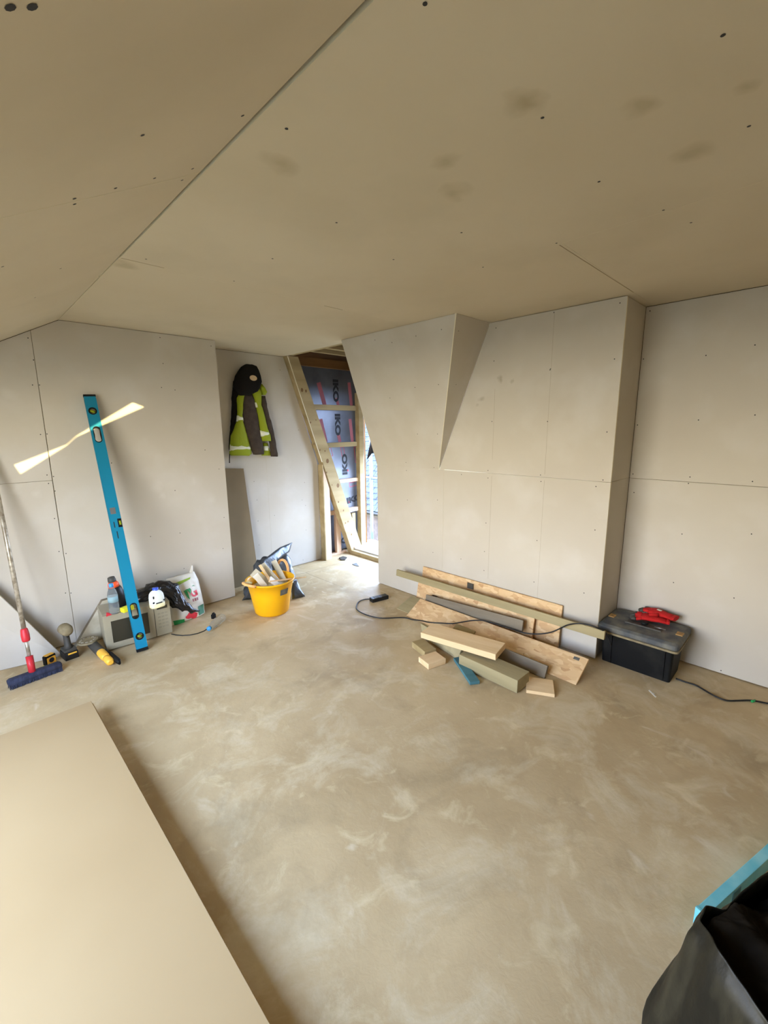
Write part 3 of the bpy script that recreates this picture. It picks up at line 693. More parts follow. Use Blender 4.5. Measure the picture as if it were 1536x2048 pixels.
for i, (cx, cz, hw, hh) in enumerate(holes):
    pts = slot_pts(cx, cz, hw, hh, 24)
    g = ringmesh(pts, .005, -T_/2-.001, T_/2+.001, M['blkd'], 'hand_grip' if hh > hw else 'vial_holder', lev)
    if hh == hw:
        m = MB(); m.tube([(-.014, 0, cz+.004), (.014, 0, cz-.004)], .0085, 10); m.build('vial', M['lime'], g, ML)
        m = MB(); m.box((0, .004, cz), (.043, .004, .043)); m.build('vial_back', M['dust'], g, ML)
m = MB(); m.box((W_/2-.012, -T_/2-.001, .4995*LL), (.024, .004, .06), bev=.002); g = m.build('vial_holder', M['blkd'], lev, ML)
m = MB(); m.tube([(W_/2-.010, -T_/2-.004, .4995*LL-.014), (W_/2-.010, -T_/2-.004, .4995*LL+.014)], .006, 8); m.build('vial', M['lime'], g, ML)
m = MB(); m.box((-.004, -T_/2-.0006, .5485*LL), (.032, .001, .044)); m.build('sticker', M['steel'], lev, ML)
m = MB(); m.box((-.012, -T_/2-.0005, .495*LL), (.006, .0008, .04)); m.box((-.005, -T_/2-.0005, .455*LL), (.006, .0008, .05)); m.build('printed_mark', M['ink'], lev, ML, kind='stuff')

# ================================================================ microwave oven
fl, frr = P(214, 1304, 2, 0), P(346, 1266, 2, 0)
xm = (frr-fl); WM = xm.length; xm.normalize(); ym = V((-xm.y, xm.x, 0)); HM = .262; DM = .30
MM = Matrix(((xm.x, ym.x, 0, fl.x), (xm.y, ym.y, 0, fl.y), (0, 0, 1, 0), (0, 0, 0, 1)))
mw = empty('microwave'); mw.matrix_basis = MM; tag(mw, 'silver microwave oven standing on the floor behind the blue level', 'microwave')
DM = .235
m = MB(); m.box((WM/2, DM/2+.012, HM/2+.004), (WM-.006, DM-.024, HM-.008), bev=.003); m.build('case', M['silver'], mw, MM)
m = MB(); m.box((WM*.37, .006, HM/2+.004), (WM*.735, .022, HM-.012), bev=.003); dr = m.build('door', M['silver'], mw, MM)
m = MB(); m.box((WM*.375, -.0055, HM/2+.002), (WM*.54, .003, HM*.60), bev=.001); m.build('window', M['glassd'], dr, MM)
m = MB(); m.box((WM*.87, .007, HM/2+.004), (WM*.25, .02, HM-.012), bev=.003); cp = m.build('control_panel', M['silver'], mw, MM)
m = MB(); m.box((WM*.87, -.0035, HM*.855), (WM*.165, .003, .022)); m.build('display', M['glassd'], cp, MM)
m = MB()
for r_ in range(5):
    for c_ in range(3): m.box((WM*.87+(c_-1)*.024, -.0035, HM*.68-r_*.026), (.018, .002, .012))
m.build('keypad', M['keyp'], cp, MM, kind='stuff')
m = MB()
for q in ((.03, .03), (WM-.03, .03), (.03, DM-.05), (WM-.03, DM-.05)): m.lathe([(.012, 0), (.012, .006)], Matrix.Translation((q[0], q[1], 0)), 10)
m.build('feet', M['blk'], mw, MM, kind='stuff')
TOP = HM
def onmw(u, v_, z=TOP): return P(u, v_, 2, z)

# ---- water bottle with sky-blue cap
def lathe_thing(name, label, cat, parts, loc, rot=None):
    T = Matrix.Translation(loc) @ (rot or Matrix())
    t = empty(name); t.matrix_basis = T; tag(t, label, cat)
    for nm, prof, mt in parts:
        m = MB(); m.lathe(prof, n=20); m.build(nm, mt, t, T)
    return t
bot = [(.0, .001), (.026, 0), (.031, .008), (.031, .06), (.029, .075), (.031, .09), (.031, .13), (.027, .155), (.014, .185), (.012, .195)]
p = onmw(232, 1229)
lathe_thing('water_bottle', 'empty clear plastic water bottle with sky-blue cap standing on the microwave', 'bottle',
            [('bottle_body', bot, M['pet']), ('cap', [(.0145, .190), (.0145, .212), (.0, .213)], M['capb']), ('label_wrap', [(.0315, .085), (.0315, .125)], M['wrap'])], (p.x, p.y+.03, TOP+.001))
# ---- dark flask with orange collar and grey lid
p = onmw(248, 1222)
lathe_thing('drinks_flask', 'black flask with orange collar and grey lid behind the water bottle', 'flask',
            [('flask_body', [(0, 0), (.04, 0), (.046, .02), (.048, .09), (.044, .13), (.034, .155)], M['blk']), ('collar', [(.036, .15), (.034, .172), (.024, .19)], M['orange']), ('lid', [(.0, .185), (.024, .186), (.026, .20), (.022, .222), (0, .226)], M['dgry'])],
            (p.x+.01, p.y+.13, TOP+.001), Matrix.Rotation(-.16, 4, 'Y'))
# ---- yellow tape/pot behind the level
p = onmw(253, 1228)
m = MB(); m.box((0, 0, .016), (.075, .045, .032), bev=.006)
t = m.build('tape_case', M['yelb'], M=Matrix.Translation((p.x+.02, p.y+.055, TOP+.001)) @ Matrix.Rotation(.3, 4, 'Z')); tag(t, 'small bright yellow tool case behind the hand hole of the level', 'case')
m = MB(); p = onmw(216, 1233); m.prism([(0, 0, 0), (.035, .01, 0), (.03, .035, .006), (.008, .02, .02)], (0, .003, .002))
t = m.build('sweet_wrapper', M['redp'], M=Matrix.Translation((p.x-.01, p.y, TOP+.001))); tag(t, 'crumpled dark red scrap at the front left of the microwave top', 'wrapper')

# ---- milk bottle
p = onmw(317, 1216); Tm = Matrix.Translation((p.x+.004, p.y+.035, TOP+.001)) @ Matrix.Rotation(.1, 4, 'Z')
t = empty('milk_bottle'); t.matrix_basis = Tm; tag(t, 'plastic milk bottle with royal-blue cap, nearly empty, on the microwave', 'milk bottle')
m = MB(); secs = [(z, a, b) for z, a, b in ((.001, .040, .030), (.004, .046, .036), (.035, .047, .037), (.07, .047, .037), (.095, .043, .034), (.112, .032, .026), (.120, .019, .018), (.126, .017, .017))]
m.loft([((0, 0, z), (a, 0, 0), (0, b, 0)) for z, a, b in secs], 24, power=.6); m.build('bottle_body', M['milk'], t, Tm)
m = MB(); m.loft([((0, 0, z), (a, 0, 0), (0, b, 0)) for z, a, b in ((.0, .0465, .0365), (.006, .0475, .0375), (.03, .0478, .0378))], 24, power=.6); m.build('milk_left', M['cream'], t, Tm)
m = MB(); m.lathe([(.0185, .122), (.0195, .126), (.0195, .138), (.0, .139)], n=20); m.build('cap', M['capn'], t, Tm)
m = MB(); m.box((.0, -.0378, .036), (.042, .001, .008)); m.box((-.036, -.036, .045), (.012, .001, .012)); m.box((-.033, -.034, .082), (.008, .004, .018)); m.box((.036, -.034, .048), (.010, .003, .010)); m.build('printed_label', M['ink'], t, Tm, kind='stuff')

# ---- black bin bag slumped over the microwave
m = MB()
def bl(u, v_, y): return P(u, v_, 1, y)
sec = []
path = [(262, 1205, 3.42, .030, .035), (280, 1196, 3.42, .050, .05), (300, 1186, 3.43, .062, .055), (322, 1180, 3.42, .072, .06), (342, 1184, 3.41, .070, .06), (354, 1201, 3.37, .056, .05), (368, 1213, 3.35, .036, .034), (384, 1220, 3.35, .020, .02), (398, 1222, 3.36, .008, .006)]
for i, (u, v_, y, a, b) in enumerate(path):
    c = bl(u, v_, y); c2 = bl(path[min(i+1, len(path)-1)][0], path[min(i+1, len(path)-1)][1], path[min(i+1, len(path)-1)][2]); c1 = bl(path[max(i-1, 0)][0], path[max(i-1, 0)][1], path[max(i-1, 0)][2])
    t_ = (c2-c1).normalized(); n_ = t_.cross(V((0, 1, 0))).normalized()
    sec.append((c, n_*a, V((0, 1, 0))*b))
m.loft(sec, 20); m.subdiv(1); m.subdiv(1); m.wrinkle(.022, 22, 3.1)
for v in m.bm.verts:
    if v.co.x < frr.x and v.co.z < TOP+.003: v.co.z = TOP+.003
t = m.build('bin_bag', M['film'], smooth=True); tag(t, 'shiny black plastic bag slumped over the microwave behind the milk bottle', 'bag')

# ---- white tea sack leaning against the wall
tl, tr, br, bl_, bm_ = P(334, 1150, 1, 3.56), P(387, 1133, 1, 3.56), P(409, 1226, 1, 3.45), P(346, 1250, 1, 3.40), P(370, 1256, 1, 3.39)
tk = empty('tea_sack', (br.x, br.y, 0)); tag(tk, 'white tea-bag sack with green and red print leaning on the wall beside the microwave', 'sack')
def sack_pt(s_, t_, f=0.0):
    """s across 0..1, t down 0..1"""
    L_ = V((1.055, 3.555, .46)).lerp(V((1.055, 3.40, .03)), t_); 
    e = [(0, P(388, 1143, 1, 3.57)), (.25, P(397, 1160, 1, 3.55)), (.5, P(402, 1182, 1, 3.52)), (.75, P(407, 1205, 1, 3.49)), (.93, P(410, 1226, 1, 3.46)), (1, P(404, 1234, 1, 3.45))]
    for (a, pa), (b, pb) in zip(e, e[1:]):
        if a <= t_ <= b: R_ = pa.lerp(pb, (t_-a)/(b-a)); break
    Ltop = P(332, 1158, 1, 3.56); Lbot = P(343, 1258, 1, 3.40); Lbot.z = .005
    L_ = Ltop.lerp(Lbot, t_)
    q = L_.lerp(R_, s_)
    if t_ > .93: q.z = min(q.z, R_.z+(Lbot.z-R_.z)*(1-s_))
    bulge = .055*math.sin(math.pi*s_)**.6*math.sin(math.pi*min(1, t_*.95+.04))**.7
    q.y -= bulge+f
    return q
m = MB(); NS, NT = 22, 26
def wr_(p, k=1): d = noise.noise(p*14)*.012+noise.noise(p*31)*.006; return p+V((0, d*k, 0))
F_ = [[m.bm.verts.new(wr_(sack_pt(i/NS, j/NT))) for i in range(NS+1)] for j in range(NT+1)]
def backp(i, j):
    q = sack_pt(i/NS, j/NT); b_ = .055*math.sin(math.pi*i/NS)**.6*math.sin(math.pi*min(1, j/NT*.95+.04))**.7
    q.y = min(q.y+b_*1.3+.004, YL-.004); return q
B_ = [[m.bm.verts.new(backp(i, j)) for i in range(NS+1)] for j in range(NT+1)]
for j in range(NT):
    for i in range(NS):
        m.bm.faces.new([F_[j][i], F_[j][i+1], F_[j+1][i+1], F_[j+1][i]]); m.bm.faces.new([B_[j][i+1], B_[j][i], B_[j+1][i], B_[j+1][i+1]])
for j in range(NT):
    m.bm.faces.new([F_[j][0], F_[j+1][0], B_[j+1][0], B_[j][0]]); m.bm.faces.new([F_[j+1][NS], F_[j][NS], B_[j][NS], B_[j+1][NS]])
for i in range(NS):
    m.bm.faces.new([F_[0][i+1], F_[0][i], B_[0][i], B_[0][i+1]]); m.bm.faces.new([F_[NT][i], F_[NT][i+1], B_[NT][i+1], B_[NT][i]])
for r_ in F_+B_:
    for v in r_: v.co.z = max(v.co.z, .003)
m.build('sack_body', M['whites'], tk, smooth=True)
# peaked corner
a = P(384, 1132, 1, 3.57); m = MB(); m.tube([P(381, 1150, 1, 3.57), P(383, 1140, 1, 3.575), P(384, 1131, 1, 3.58)], [.016, .012, .004], 8); m.build('tied_corner', M['whites'], tk)
def decal(name, pts, mt, nsub=4):
    """pts in picture px on the sack front; each projected on to the bulged face"""
    m = MB(); t = bmesh.new()
    f = t.faces.new([t.verts.new((p[0], p[1], 0)) for p in pts]); bmesh.ops.triangulate(t, faces=[f]); bmesh.ops.subdivide_edges(t, edges=t.edges[:], cuts=nsub, use_grid_fill=True)
    for v in t.verts:
        u, w_ = v.co.x, v.co.y
        # find s,t on the face by Newton-free search
        best = None; s0, t0, st = .5, .5, .25
        for it in range(11):
            for ds in (-st, 0, st):
                for dt in (-st, 0, st):
                    s1, t1 = min(1, max(0, s0+ds)), min(1, max(0, t0+dt)); q = wr_(sack_pt(s1, t1)); d_ = q-EYE; z_ = d_.dot(fw)
                    e_ = (768+F_PX*d_.dot(rt)/z_-u)**2+(1024-F_PX*d_.dot(up)/z_-w_)**2
                    if best is None or e_ < best[0]: best = (e_, s1, t1, q)
            s0, t0 = best[1], best[2]; st *= .62
        q = best[3]; v.co = q-(q-EYE).normalized()*.004
    m.merge(t); return m.build(name, mt, tk)
decal('printed_band', [(345, 1168), (381, 1154), (380, 1158), (351, 1174)], M['grnl'])
decal('printed_letter', [(367.5, 1182), (373, 1178.5), (378, 1192), (380.5, 1199), (376, 1196), (372, 1190)], M['grn'], 2)     # P
decal('printed_letter', [(373, 1178.5), (380, 1176), (383, 1180), (382, 1188), (379.5, 1185), (378, 1180), (374.5, 1181)], M['grn'], 2)
decal('printed_letter', [(382, 1189), (386, 1193), (391, 1193), (396, 1189), (393, 1179), (387, 1183), (390, 1184), (391.5, 1188), (388, 1190), (384, 1186), (382.5, 1177)], M['redp'], 2)  # G
decal('printed_letter', [(383, 1173), (387, 1170), (390, 1172), (387, 1171.5)], M['grn'], 1)
decal('printed_number', [(385, 1198), (387, 1197), (388.5, 1203), (386, 1203)], M['inkp'], 1)
decal('printed_number', [(389, 1196.5), (392, 1195.5), (393, 1201), (390, 1202)], M['inkp'], 1)
decal('printed_number', [(393.5, 1195), (396, 1194), (397, 1199.5), (394.5, 1200.5)], M['inkp'], 1)
decal('printed_block', [(396, 1213), (407, 1207), (408.5, 1225), (398, 1231)], M['grnd'])
decal('printed_teapot', [(371, 1234), (375, 1230), (378, 1225), (386, 1222), (395, 1226), (394, 1233), (389, 1238), (383, 1236), (376, 1238), (372, 1237)], M['redp'])
decal('printed_block', [(346, 1242), (369, 1238), (370, 1247), (349, 1251)], M['grn'])

# ---- microwave flex and the bottle lying on the floor
m = MB(); pts = [P(u, v_, 2, .004) for u, v_ in ((343, 1268), (352, 1270), (365, 1271), (380, 1270), (395, 1267), (408, 1262), (414, 1258))]; m.tube(pts, .0035, 8)
pl = P(427, 1233, 2, .015)
t = m.build('microwave_flex', M['blk']); tag(t, 'thin black flex curving over the floor from the microwave to the lying bottle', 'cable')
a, b = P(417, 1258, 2, .03), P(446, 1234, 2, .03)
zz = (b-a).normalized(); Mb = frame(a, zz.cross(V((0, 0, 1))), V((0, 0, 1)), z=zz)
t = empty('lying_bottle'); t.matrix_basis = Mb; tag(t, 'clear plastic bottle with blue cap lying on the floor beside the sack', 'bottle')
hgt = (b-a).length
m = MB(); m.lathe([(.012, .018), (.013, .028), (.027, .062), (.030, .085), (.0285, .10), (.030, .115), (.030, hgt-.01), (.024, hgt), (0, hgt)], n=20, caps=False); m.build('bottle_body', M['pet'], t, Mb)
m = MB(); m.lathe([(0, -.002), (.0165, 0), (.0165, .02), (.0, .021)], n=18); m.build('cap', M['capb'], t, Mb)
m = MB(); m.box((0, 0, .018), (.034, .022, .036), bev=.004); m.box((0, 0, .041), (.02, .012, .012), bev=.002)
t = m.build('mains_plug', M['blkd'], M=Matrix.Translation((pl.x, pl.y, 0)) @ Matrix.Rotation(.5, 4, 'Z')); tag(t, 'black plug lying beside the clear bottle on the floor', 'plug')

# ================================================================ leaning offcuts, far left
def poly_board(name, pts, t, mt, label, cat):
    pts = [V(p) for p in pts]; n = (pts[1]-pts[0]).cross(pts[2]-pts[0]).normalized()
    if n.dot(EYE-pts[0]) > 0: n = -n
    m = MB(); m.prism(pts, n*t, 0, 1); return tag(m.build(name, mt), label, cat)
a = P(125, 1311, 2, .003); b = P(0, 1341, 2, .003)
dirx = (b-a).normalized(); b2 = a+dirx*.75
yt = YL-.06
c = P(0, 1190, 1, yt); topn = c+(c-V((a.x, yt, 0))).normalized()*.35
poly_board('plasterboard_offcut', [a, b2, V((b2.x, yt, topn.z)), V((topn.x, yt, topn.z))], .0125, [M['pb'], M['offc']],
           'plasterboard offcut with a raking edge leaning behind the broom pole', 'plasterboard')
a = V((P(150, 1290, 1, YL-.07).x, YL-.07, .003)); c = P(203, 1200, 1, YL-.03)
poly_board('plasterboard_offcut', [a, V((a.x+.55, YL-.07, .003)), V((c.x+.40, YL-.055, c.z+.02)), V((c.x, YL-.055, c.z))], .045, [M['offc'], M['gry']],
           'plasterboard offcut with grey raking edge leaning behind the microwave', 'plasterboard')
# brown strip leaning in the alcove
a = V((1.70, YJ-.10, .002)); p1, p2 = P(455, 934, 1, YJ-.02), P(487, 937, 1, YJ-.02)
b1 = P(512, 1150, 1, YJ-.12)
poly_board('board_strip', [(1.66, YJ-.16, .003), (b1.x+.01, YJ-.16, .003), p2, (1.66, p1.y, p1.z)], .0125, [M['bpb'], M['gry']],
           'tall brown board strip leaning in the alcove below the jacket', 'board')

# ================================================================ broom
bl0, br0 = P(20, 1381, 2, 0), P(127, 1341, 2, 0)
xb = (br0-bl0); WB = xb.length; xb.normalize(); yb = V((-xb.y, xb.x, 0)); Mo = Matrix(((xb.x, yb.x, 0, bl0.x), (xb.y, yb.y, 0, bl0.y), (0, 0, 1, 0), (0, 0, 0, 1)))
bro = empty('broom'); bro.matrix_basis = Mo; tag(bro, 'soft broom with navy bristles and red and silver pole standing at the left wall', 'broom')
m = MB(); m.loft([((0, .028, .036), (0, .024, 0), (0, 0, .014)), ((.012, .028, .036), (0, .032, 0), (0, 0, .020)), ((WB-.012, .028, .036), (0, .032, 0), (0, 0, .020)), ((WB, .028, .036), (0, .022, 0), (0, 0, .014))], 16, power=.7)
m.build('broom_head', M['bris'], bro, Mo)
m = MB(); random.seed(3)
for i in range(60):
    for j in range(6):
        x_ = .005+(WB-.01)*i/59; y_ = .006+.044*j/5
        m.tube([(x_, y_, .034), (x_+random.uniform(-.004, .004), y_+(y_-.028)*.4+random.uniform(-.003, .003), 0.001)], [.0035, .0022], 4, caps=False, smooth=False)
m.build('bristles', M['bris'], bro, Mo, kind='stuff')
hc = Mo @ V((WB*.5, .03, .05)); hc = P(66, 1338, 1, hc.y)
hc = Mo @ V((WB*.45, .028, .052))
tp = P(-22, 900, 1, 3.60)
dp = (tp-hc).normalized(); Lp = (tp-hc).length
def along(t_): return hc+dp*t_
def at_v(v_):   # length along the pole at picture row v
    lo, hi = 0, Lp
    for _ in range(40):
        mid = (lo+hi)/2; d_ = along(mid)-EYE
        if 1024-F_PX*d_.dot(up)/d_.dot(fw) > v_: lo = mid
        else: hi = mid
    return lo
m = MB(); m.tube([along(-.01), along(at_v(1312))], [.018, .019], 14); m.build('socket', M['red'], bro)
m = MB(); m.tube([along(at_v(1312)), along(at_v(1275))], .010, 12); m.tube([along(at_v(1262)), along(Lp)], .0125, 14); m.build('pole', M['alu'], bro)
m = MB(); z0, z1 = at_v(1283), at_v(1257); m.tube([along(z0), along(z0+.01), along((z0+z1)/2), along(z1-.01), along(z1)], [.017, .021, .022, .019, .016], 14); m.build('twist_lock', M['red'], bro)

# ================================================================ cordless drill standing on its battery, chuck end up
p = P(142, 1318, 2, 0)
Td = Matrix.Translation((p.x, p.y+.035, 0)) @ Matrix.Rotation(.15, 4, 'Z')
t = empty('cordless_drill'); t.matrix_basis = Td; tag(t, 'dusty black and yellow cordless drill standing upright on its battery', 'drill')
m = MB(); m.box((0, 0, .027), (.078, .10, .052), bev=.007); bt = m.build('battery', M['blk'], t, Td)
m = MB(); m.box((0.004, -.0505, .044), (.05, .004, .010), bev=.002); m.build('battery_latch', M['yel'], bt, Td)
m = MB(); m.box((0, 0, .062), (.07, .085, .02), bev=.007); m.loft([((0, 0, .065), (.030, 0, 0), (0, .034, 0)), ((0, .004, .09), (.019, 0, 0), (0, .024, 0)), ((0, .008, .15), (.017, 0, 0), (0, .022, 0)), ((0, .01, .18), (.022, 0, 0), (0, .03, 0))], 16); m.build('handle', M['dgry'], t, Td)
m = MB(); m.loft([((0, -.045, .195), (.014, 0, 0), (0, 0, .014)), ((0, -.038, .197), (.032, 0, 0), (0, 0, .032)), ((0, -.01, .20), (.039, 0, 0), (0, 0, .036)), ((0, .03, .20), (.038, 0, 0), (0, 0, .036)), ((0, .055, .20), (.020, 0, 0), (0, 0, .022))], 18); m.build('motor_housing', M['dust'], t, Td)
m = MB(); m.box((0, -.012, .165), (.012, .02, .03), bev=.003); m.build('trigger', M['blk'], t, Td)

# ================================================================ angle grinder lying on the floor
a, b = P(180, 1283, 2, .04), P(222, 1325, 2, .03)
zz = (b-a).normalized(); LG = (b-a).length; Mg = frame(a, zz.cross(V((0, 0, 1))), V((0, 0, 1)), z=zz)
t = empty('angle_grinder'); t.matrix_basis = Mg; tag(t, 'yellow and black power tool with round guard lying in front of the microwave', 'grinder')
m = MB(); m.lathe([(0, 0), (.022, .002), (.027, .012), (.027, .035)], Mg.inverted() @ Mg, 18); m.build('gear_head', M['yel'], t, Mg)
m = MB(); m.lathe([(.026, .030), (.030, .045), (.030, LG*.52), (.025, LG*.56)], n=18); m.build('motor_body', M['dgry'], t, Mg)
m = MB(); m.lathe([(.0255, LG*.50), (.027, LG*.56), (.027, LG*.74), (.022, LG*.80)], n=18); m.build('sleeve', M['yel'], t, Mg)
m = MB(); m.lathe([(.02, LG*.78), (.024, LG*.86), (.024, LG*.97), (.014, LG)], n=18); m.build('battery_foot', M['yel'], t, Mg)
Xs = V((1, 0, 0))
m = MB(); m.loft([((-.026, 0, LG*.55), (.010, 0, 0), (0, .016, 0)), ((-.034, 0, LG*.75), (.014, 0, 0), (0, .02, 0)), ((-.036, 0, LG*1.02), (.016, 0, 0), (0, .02, 0)), ((-.034, 0, LG*1.12), (.008, 0, 0), (0, .012, 0))], 14); m.build('grip', M['blkd'], t, Mg)
gp = P(175, 1280, 2, .075)
m = MB(); m.tube([gp+V((0, 0, -.012)), gp+V((0, 0, .0))], .062, 24, smooth=False)
g = m.build('wheel_guard', M['dust'], t)
m = MB()
for k in range(10):
    q = gp+V((math.cos(k*.628)*.043, math.sin(k*.628)*.043, .0015)); m.box(q, (.014, .014, .002))
m.build('guard_rivets', M['alu'], g)

# ================================================================ tape measure by the broom head
p = P(103, 1334, 2, 0); Tt = Matrix.Translation((p.x, p.y+.05, 0)) @ Matrix.Rotation(.5, 4, 'Z')
t = empty('tape_measure'); t.matrix_basis = Tt; tag(t, 'small black and yellow tape measure on the floor behind the broom head', 'tape measure')
m = MB(); m.box((0, 0, .034), (.066, .034, .066), bev=.010); m.build('case', M['blkd'], t, Tt)
m = MB(); m.box((0, -.018, .030), (.052, .003, .050), bev=.004); m.box((0, 0, .068), (.05, .03, .003), bev=.001); m.build('yellow_shell', M['yel'], t, Tt)
m = MB(); m.tube([(0, -.0195, .034), (0, -.0215, .034)], .016, 16, smooth=False); m.build('badge', M['ink'], t, Tt)
m = MB(); m.box((-.045, 0, .006), (.03, .02, .002)); m.build('tape_end', M['yelb'], t, Tt)

# ================================================================ coat and hi-vis vest on the alcove wall
def cloth(name, rows, y, dep, mt, par, amp=.006, sc=30, seed=0, cut=16):
    """rows: (picture row, left, right) read off at the wall; a closed, padded piece of cloth"""
    m = MB(); sec = []
    rr = []
    for (a, b) in zip(rows, rows[1:]):
        n = max(1, int(abs(b[0]-a[0])/6))
        for k in range(n): rr.append(tuple(a[q]+(b[q]-a[q])*k/n for q in range(3)))
    rr.append(rows[-1])
    for i, (v_, l, r_) in enumerate(rr):
        a, b = P(l, v_, 1, y), P(r_, v_, 1, y); c = (a+b)/2; h = (b-a)/2
        sec.append((c, h, V((0, dep*(.55 if i in (0, len(rr)-1) else 1), 0))))
    m.loft(sec, cut, power=.8); m.wrinkle(amp, sc, seed)
    for v in m.bm.verts: v.co.y = min(v.co.y, YJ-.002)
    return m.build(name, mt, par, smooth=True)
ct = empty('fleece_coat', (2.05, YJ-.03, 2.0)); tag(ct, 'brown-grey coat with black balaclava hood hanging on the alcove wall', 'coat')
cloth('hood', [(729, 490, 505), (733, 483, 512), (741, 477, 517), (752, 472, 521), (764, 468, 523), (774, 468, 520), (783, 472, 514), (791, 480, 498)], 3.90, .055, M['hood'], ct, .010, 16, 1)
cloth('collar', [(762, 466, 492), (778, 465, 492), (790, 464, 486), (802, 463, 474)], 3.945, .03, M['hood'], ct, .008, 18, 2)
m = MB(); q = P(507, 756, 1, 3.842); m.loft([(q+V((0, .02, 0)), (.036, 0, -.004), (.004, 0, .024)), (q, (.036, 0, -.004), (.004, 0, .024))], 18); m.build('face_opening', M['skin'], ct)
cloth('sleeve', [(788, 487, 504), (800, 484, 508), (830, 484, 515), (850, 487, 518), (870, 493, 521), (890, 500, 525), (909, 507, 528)], 3.915, .034, M['coat'], ct, .008, 22, 3)
cloth('sleeve', [(792, 519, 530), (815, 520, 534), (835, 525, 539), (855, 530, 545), (875, 537, 549), (895, 541, 552), (913, 542, 556)], 3.93, .030, M['coat'], ct, .008, 22, 4)
cloth('side_panel', [(798, 464, 475), (830, 463, 474), (860, 461, 468), (880, 459, 464), (900, 458, 462)], 3.955, .022, M['hood'], ct, .005, 22, 5)
m = MB(); m.tube([P(460, 895, 1, 3.93), P(459, 915, 1, 3.93), P(459, 926, 1, 3.93)], .004, 6); m.build('drawcord', M['hood'], ct)
m = MB(); m.tube([P(495, 735, 1, 3.95), P(495, 735, 1, 3.984)], .006, 8); m.build('hook', M['steel'], ct)
vt = empty('hi_vis_vest', (2.0, YJ-.04, 1.95)); tag(vt, 'lime hi-vis vest with white reflective bands hanging over the coat', 'vest')
lp = cloth('vest_panel', [(784, 480, 489), (796, 472, 489), (812, 475, 486), (830, 475, 484), (845, 473, 486), (858, 468, 491), (872, 462, 496), (885, 460, 499), (897, 459, 502), (907, 459, 503), (911, 461, 498)], 3.925, .030, M['lime'], vt, .007, 22, 6)
rp = cloth('vest_panel', [(777, 504, 520), (790, 505, 523), (810, 510, 522), (830, 514, 528), (850, 518, 533), (870, 521, 539), (882, 523, 542)], 3.905, .028, M['lime'], vt, .007, 22, 7)
cloth('vest_panel', [(886, 526, 535), (897, 525, 538), (911, 523, 542)], 3.95, .02, M['lime'], vt, .004, 22, 8)
cloth('vest_shoulder', [(768, 518, 524), (776, 519, 530), (784, 521, 534), (790, 523, 531)], 3.93, .02, M['lime'], vt, .003, 22, 9)
def band(v0, v1, l0, r0, l1, r1, y):
    cloth('reflective_band', [(v0, l0, r0), (v1, l1, r1)], y, .031, M['refl'], vt, .002, 22, 6, 16)
band(831, 843, 474, 484, 473, 487, 3.920); band(889, 902, 460, 500, 459, 502, 3.920); band(781, 788, 507, 516, 507, 517, 3.900); band(805, 815, 508, 519, 510, 521, 3.900)
band(861, 873, 519, 537, 521, 539, 3.900); band(892, 901, 526, 537, 525, 538, 3.945)

# ================================================================ yellow tub of offcuts
tb = P(545, 1224, 2, 0); tc_ = V((1.715, 3.105, 0)); Tb = Matrix.Translation(tc_)
tub = empty('tub'); tub.matrix_basis = Tb; tag(tub, 'yellow flexible tub on the floor full of timber and plaster offcuts', 'tub')
RB_, RT_, HT_ = .138, .188, .285
m = MB(); m.lathe([(0, .001), (RB_-.01, 0), (RB_, .012), (.165, HT_*.6), (RT_, HT_-.012), (RT_+.010, HT_-.010), (RT_+.011, HT_+.002), (RT_, HT_+.002), (RT_-.006, HT_-.012), (.160, HT_*.6), (RB_-.006, .012), (0, .008)], n=40, caps=False)
m.build('tub_body', M['tub'], tub, Tb)
def handle(ang, h=.075, wd=.075, tilt=.3):
    m = MB(); c, s_ = math.cos(ang), math.sin(ang); o = V((c*(RT_+.004), s_*(RT_+.004), HT_)); tx = V((-s_, c, 0)); outw = V((c, s_, 0))
    pts = [o+tx*wd*math.cos(math.pi*k/10)+(V((0, 0, 1))*math.cos(tilt)+outw*math.sin(tilt))*h*math.sin(math.pi*k/10) for k in range(11)]
    m.tube(pts, .011, 8); return m.build('handle', M['ropeo'], tub, Tb)
cam_ang = math.atan2(-tc_.y, -tc_.x)
handle(cam_ang+2.55, .10, .055, .1); handle(cam_ang-.95, .045, .07, 1.2)
m = MB(); q0 = V((math.cos(cam_ang-1.15)*(RT_+.012), math.sin(cam_ang-1.15)*(RT_+.012), HT_+.002)); m.tube([q0+V((-.02, 0, 0)), q0, q0+V((.015, -.015, .006)), q0+V((.035, -.02, 0))], [.014, .018, .016, .010], 8); m.build('knot', M['cream'], tub, Tb)
m = MB(); la = cam_ang+.62
for k in range(6): 
    a0_, a1_ = la-.21+.07*k, la-.21+.07*(k+1)
    rA, rB = .177, .184
    m.poly([(math.cos(a0_)*(rA-.004), math.sin(a0_)*(rA-.004), .185), (math.cos(a1_)*(rA-.004), math.sin(a1_)*(rA-.004), .185), (math.cos(a1_)*(rB+.001), math.sin(a1_)*(rB+.001), .235), (math.cos(a0_)*(rB+.001), math.sin(a0_)*(rB+.001), .235)])
m.build('label', M['gryd'], tub, Tb)
cx_, cy_ = tc_.x, tc_.y
